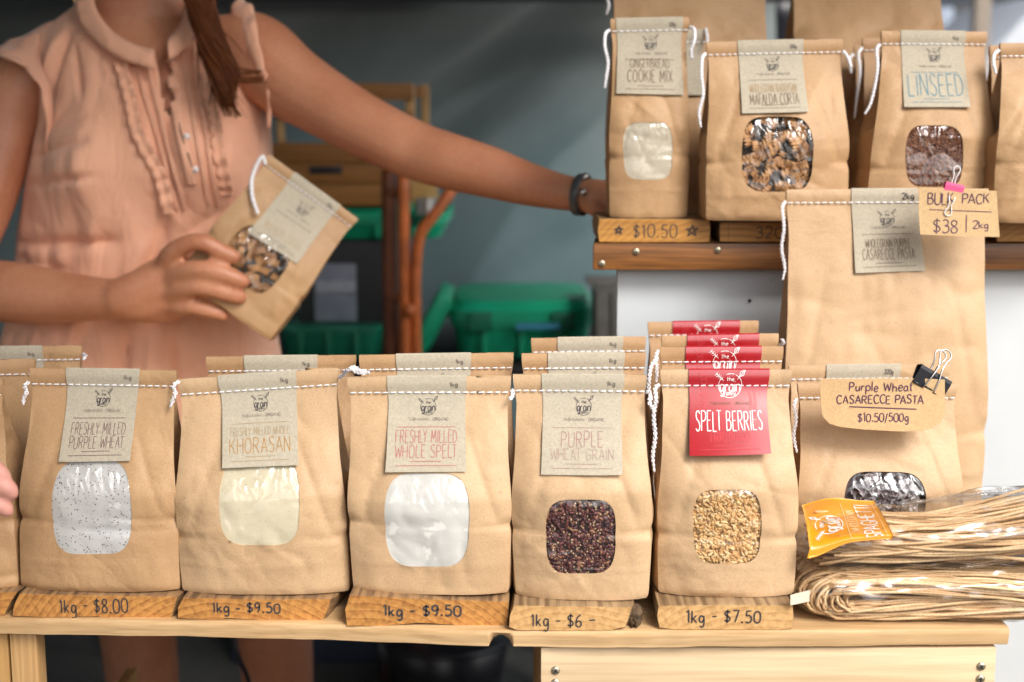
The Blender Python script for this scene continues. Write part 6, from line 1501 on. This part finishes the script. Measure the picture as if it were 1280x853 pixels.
b = MB(); q = P(511, 388, 2.81)-ho; b.tube([q, q+Vector((0, -.012, 0))], .014, 14); b.build('bolt', M['orange_steel'], ht)
for sx in (-1, 1):
    w3 = empty('wheel', (sx*.05+.02, .06, .105)); w3.parent = ht
    b = MB(); b.tube([(-.02, 0, 0), (-.014, 0, 0), (.014, 0, 0), (.02, 0, 0)], [.095, .105, .105, .095], 28); b.build('tyre', M['black'], w3); b = MB(); b.tube([(-.024, 0, 0), (.024, 0, 0)], .045, 16); b.build('hub', M['orange_steel'], w3)
boxo('toe_plate', (.02, -.10, .012), (.24, .16, .008), M['orange_steel'], ht, .002)
zz0 = P(495, 620, 2.84).z; htube('lower_frame', [(491, 620, 2.85), (495, 700, 2.87), (497, 790, 2.88), (498, 850, 2.88)], .0155, M['brown_steel']); htube('lower_frame', [(514, 620, 2.84), (514, 700, 2.85), (513, 790, 2.87), (512, 850, 2.87)], .012, M['orange_steel'])
# grey carton, black tub on the ground, cable, distant street
gc = empty('carton', (P(760, 440, 2.9).x, 3.0, P(760, 447, 2.9).z)); tag(gc, 'grey-brown carton standing beside the white display stand', 'carton')
slab('carton_body', gc, 745, 366, 792, 446, 2.9, .16, simple('grey_card', (.15, .145, .13), .8), .003); slab('tape_strip', gc, 764, 365, 770, 446, 2.896, .003, simple('grey_tape', (.11, .105, .095), .5), .0008)
boxo('carton_flap', (0, .08, P(760, 365.5, 2.9).z-gc.location.z+.002), (.075, .15, .003), simple('grey_card_flap', (.16, .15, .135), .8), gc, .0008)
cst = empty('shelf_block', (gc.location.x, 3.0, 0)); tag(cst, 'dark wooden stool under the grey-brown carton', 'stool')
boxo('seat', (0, 0, gc.location.z-.016), (.26, .26, .03), M['darkboard'], cst, .004)
for sx in (-.1, .1):
    for sy in (-.1, .1): boxo('leg', (sx, sy, (gc.location.z-.032)/2), (.03, .03, gc.location.z-.034), M['darkboard'], cst, .003)
cst.name = 'wooden_stool'
tt = empty('black_bucket', (P(555, 830, 2.75).x, 2.85, 0)); tag(tt, 'round black rubber bucket on the ground under the plank, left of the pine crate', 'bucket')
b = MB(); b.tube([(0, 0, 0), (0, 0, .05), (0, 0, .15), (0, 0, .155)], [.10, .115, .135, .128], 36); b.build('bucket_body', M['black'], tt); b = MB(); b.tube([(.135*math.cos(a), .135*math.sin(a), .152) for a in np.linspace(0, 6.2832, 37)], .007, 8); b.build('rim', M['black'], tt)
cb = MB(); cb.tube([Vector(p) for p in cat_rom([P(286, 770, 1.9), P(292, 800, 1.9), (P(300, 826, 1.9)), P(312, 860, 1.92), P(318, 960, 1.95), P(300, 1150, 2.0)], 6)], .0035, 8)
tag(loc_to(cb.build('cable', M['black']), P(300, 826, 1.9)), 'thin black cable hanging below the plank between her legs', 'cable')
bc = empty('cool_box', (P(470, 850, 3.3).x, 3.2, 0)); tag(bc, 'dark blue and grey cool box on the ground below the trestle table', 'cool box')
boxo('box_body', (-.05, 0, .06), (.5, .3, .118), simple('navy_plastic', (.02, .028, .05), .5), bc, .01); boxo('box_lid', (-.05, 0, .135), (.52, .32, .028), simple('grey_plastic', (.09, .095, .09), .5), bc, .008)
# street beyond the stall, upper right
def van(loc, rz, label, col):
    root = empty('parked_van', loc, (0, 0, rz)); tag(root, label, 'van')
    b = MB(); pr = [(-2.3, .35), (-2.35, 1.1), (-1.9, 1.25), (-1.3, 1.95), (2.2, 2.0), (2.35, 1.7), (2.35, .35)]
    V = [(x, y*.9, z) for y in (-1, 1) for x, z in pr]; n = len(pr); F = [tuple(range(n)), tuple(2*n-1-k for k in range(n))]+[(i, n+i, n+(i+1) % n, (i+1) % n) for i in range(n)]
    b.add(V, F); b.build('van_body', col, root, False, .06)
    gl = simple('dark_glass', (.02, .025, .03), .1)
    boxo('side_window', (-.75, -.905, 1.45), (.7, .02, .40), gl, root, .01); boxo('side_window', (.2, -.905, 1.5), (1.0, .02, .40), gl, root, .01)
    for x in (-1.5, 1.5):
        for y in (-.82, .82):
            w3 = empty('wheel', (x, y, .33)); w3.parent = root
            q = MB(); q.tube([(0, -.1, 0), (0, .1, 0)], .33, 24); q.build('tyre', M['black'], w3, False, .02); q = MB(); q.tube([(0, -.11, 0), (0, .11, 0)], .18, 18); q.build('rim', M['metal'], w3, False)
    boxo('headlight', (-2.33, -.65, .85), (.06, .3, .2), M['metal'], root, .01)
    return root
whitep = simple('white_car_paint', (.45, .47, .50), .3, 0, .03, 3); p = P(1300, 110, 9.5)
van((P(1262, 36, 9.5).x+1.47, 10.3, 0), 0, 'white van parked in the street, blurred at the upper right edge', whitep)
M['plaster'] = simple('slate_blue_wall', (.035, .042, .055), .8, 0, .3, 1.5); M['plaster2'] = simple('beige_wall', (.27, .22, .175), .8)
bd = empty('street_building', (4.5, 15.0, 0)); tag(bd, 'dark slate street building with windows, blurred beyond the shelf bags', 'building')
boxo('wall', (2.5, 2, 4), (16, 3.5, 8), M['plaster'], bd, .02)
for i in range(10):
    for j in range(3):
        f = boxo('window', (-4.5+1.5*i, .235, 1.6+2.4*j), (.8, .06, 1.2), simple('pale_blue_pane', (.07, .085, .11), .2) if (i+j) % 2 else M['blackplastic'], bd, .01)
pl = empty('pillar', (P(1224, 60, 8.2).x, 8.2, 0)); tag(pl, 'beige square pillar in the street just left of the white van', 'pillar')
boxo('shaft', (0, 0, 1.6), (.09, .09, 3.2), M['plaster2'], pl, .01); boxo('base', (0, 0, .06), (.2, .2, .12), M['plaster2'], pl, .01)
def passer(loc, label, top, leg):
    root = empty('person', loc); tag(root, label, 'person'); b = MB()
    limb(b, [(Vector((0, 0, .86)), .13), (Vector((0, 0, 1.05)), .13), (Vector((0, 0, 1.30)), .15), (Vector((0, 0, 1.45)), .07), (Vector((0, 0, 1.52)), .055), (Vector((0, 0, 1.62)), .09), (Vector((0, 0, 1.70)), .085)])
    for sx in (-1, 1):
        limb(b, [(Vector((sx*.16, 0, 1.40)), .05), (Vector((sx*.22, .02, 1.12)), .042), (Vector((sx*.20, -.06, .88)), .033), (Vector((sx*.20, -.09, .80)), .035)])
        limb(b, [(Vector((sx*.08, 0, .86)), .09), (Vector((sx*.10, sx*.06, .48)), .06), (Vector((sx*.10, sx*.12, .08)), .04), (Vector((sx*.10, sx*.12-.12, .05)), .035)])
    t = mk('t3', b.V, b.F, M['skin']); m = t.modifiers.new('r', 'REMESH'); m.mode = 'VOXEL'; m.voxel_size = .018; m.use_smooth_shade = True
    dg = bpy.context.evaluated_depsgraph_get(); me = bpy.data.meshes.new_from_object(t.evaluated_get(dg)); bpy.data.objects.remove(t); me.materials.clear(); link('body', me, M['skin_pink'], root)
    b = MB(); loft(b, [((0, 0, .82), .19, .145), ((0, 0, 1.1), .175, .14), ((0, 0, 1.36), .20, .135), ((0, 0, 1.45), .10, .09)]); b.build('jacket', top, root)
    for sx in (-1, 1):
        b = MB(); limb(b, [(Vector((sx*.08, 0, .88)), .10), (Vector((sx*.10, sx*.06, .48)), .078), (Vector((sx*.10, sx*.12, .12)), .06)]); b.build('trouser_leg', leg, root)
        b = MB(); limb(b, [(Vector((sx*.16, 0, 1.40)), .066), (Vector((sx*.22, .02, 1.12)), .056), (Vector((sx*.20, -.06, .90)), .045)]); b.build('sleeve', top, root)
    b = MB(); limb(b, [(Vector((0, -.03, 1.56)), .075), (Vector((0, -.025, 1.66)), .105), (Vector((0, -.02, 1.70)), .105)]); b.build('hair', M['black'], root)
for (x0, y0, x1, y1, m_) in ((1180, 8, 1198, 48, simple('bright_pane', (.26, .31, .39), .2)), (1201, 5, 1221, 40, M['blackplastic']), (1236, 22, 1250, 60, M['blackplastic']), (1238, -30, 1275, 10, M['plaster'])):
    a_, b_ = P(x0, y0, 15.0), P(x1, y1, 15.0); boxo('window', ((a_.x+b_.x)/2-4.5, .225, (a_.z+b_.z)/2), (b_.x-a_.x, .05, a_.z-b_.z), m_, bd, .005)
q = P(972, 20, 7.0); passer((q.x, 7.0, 0), 'passer-by in black glimpsed between the two tall crumpled bags', simple('black_coat', (.02, .02, .025), .9), simple('dark_trousers', (.04, .04, .05), .9))
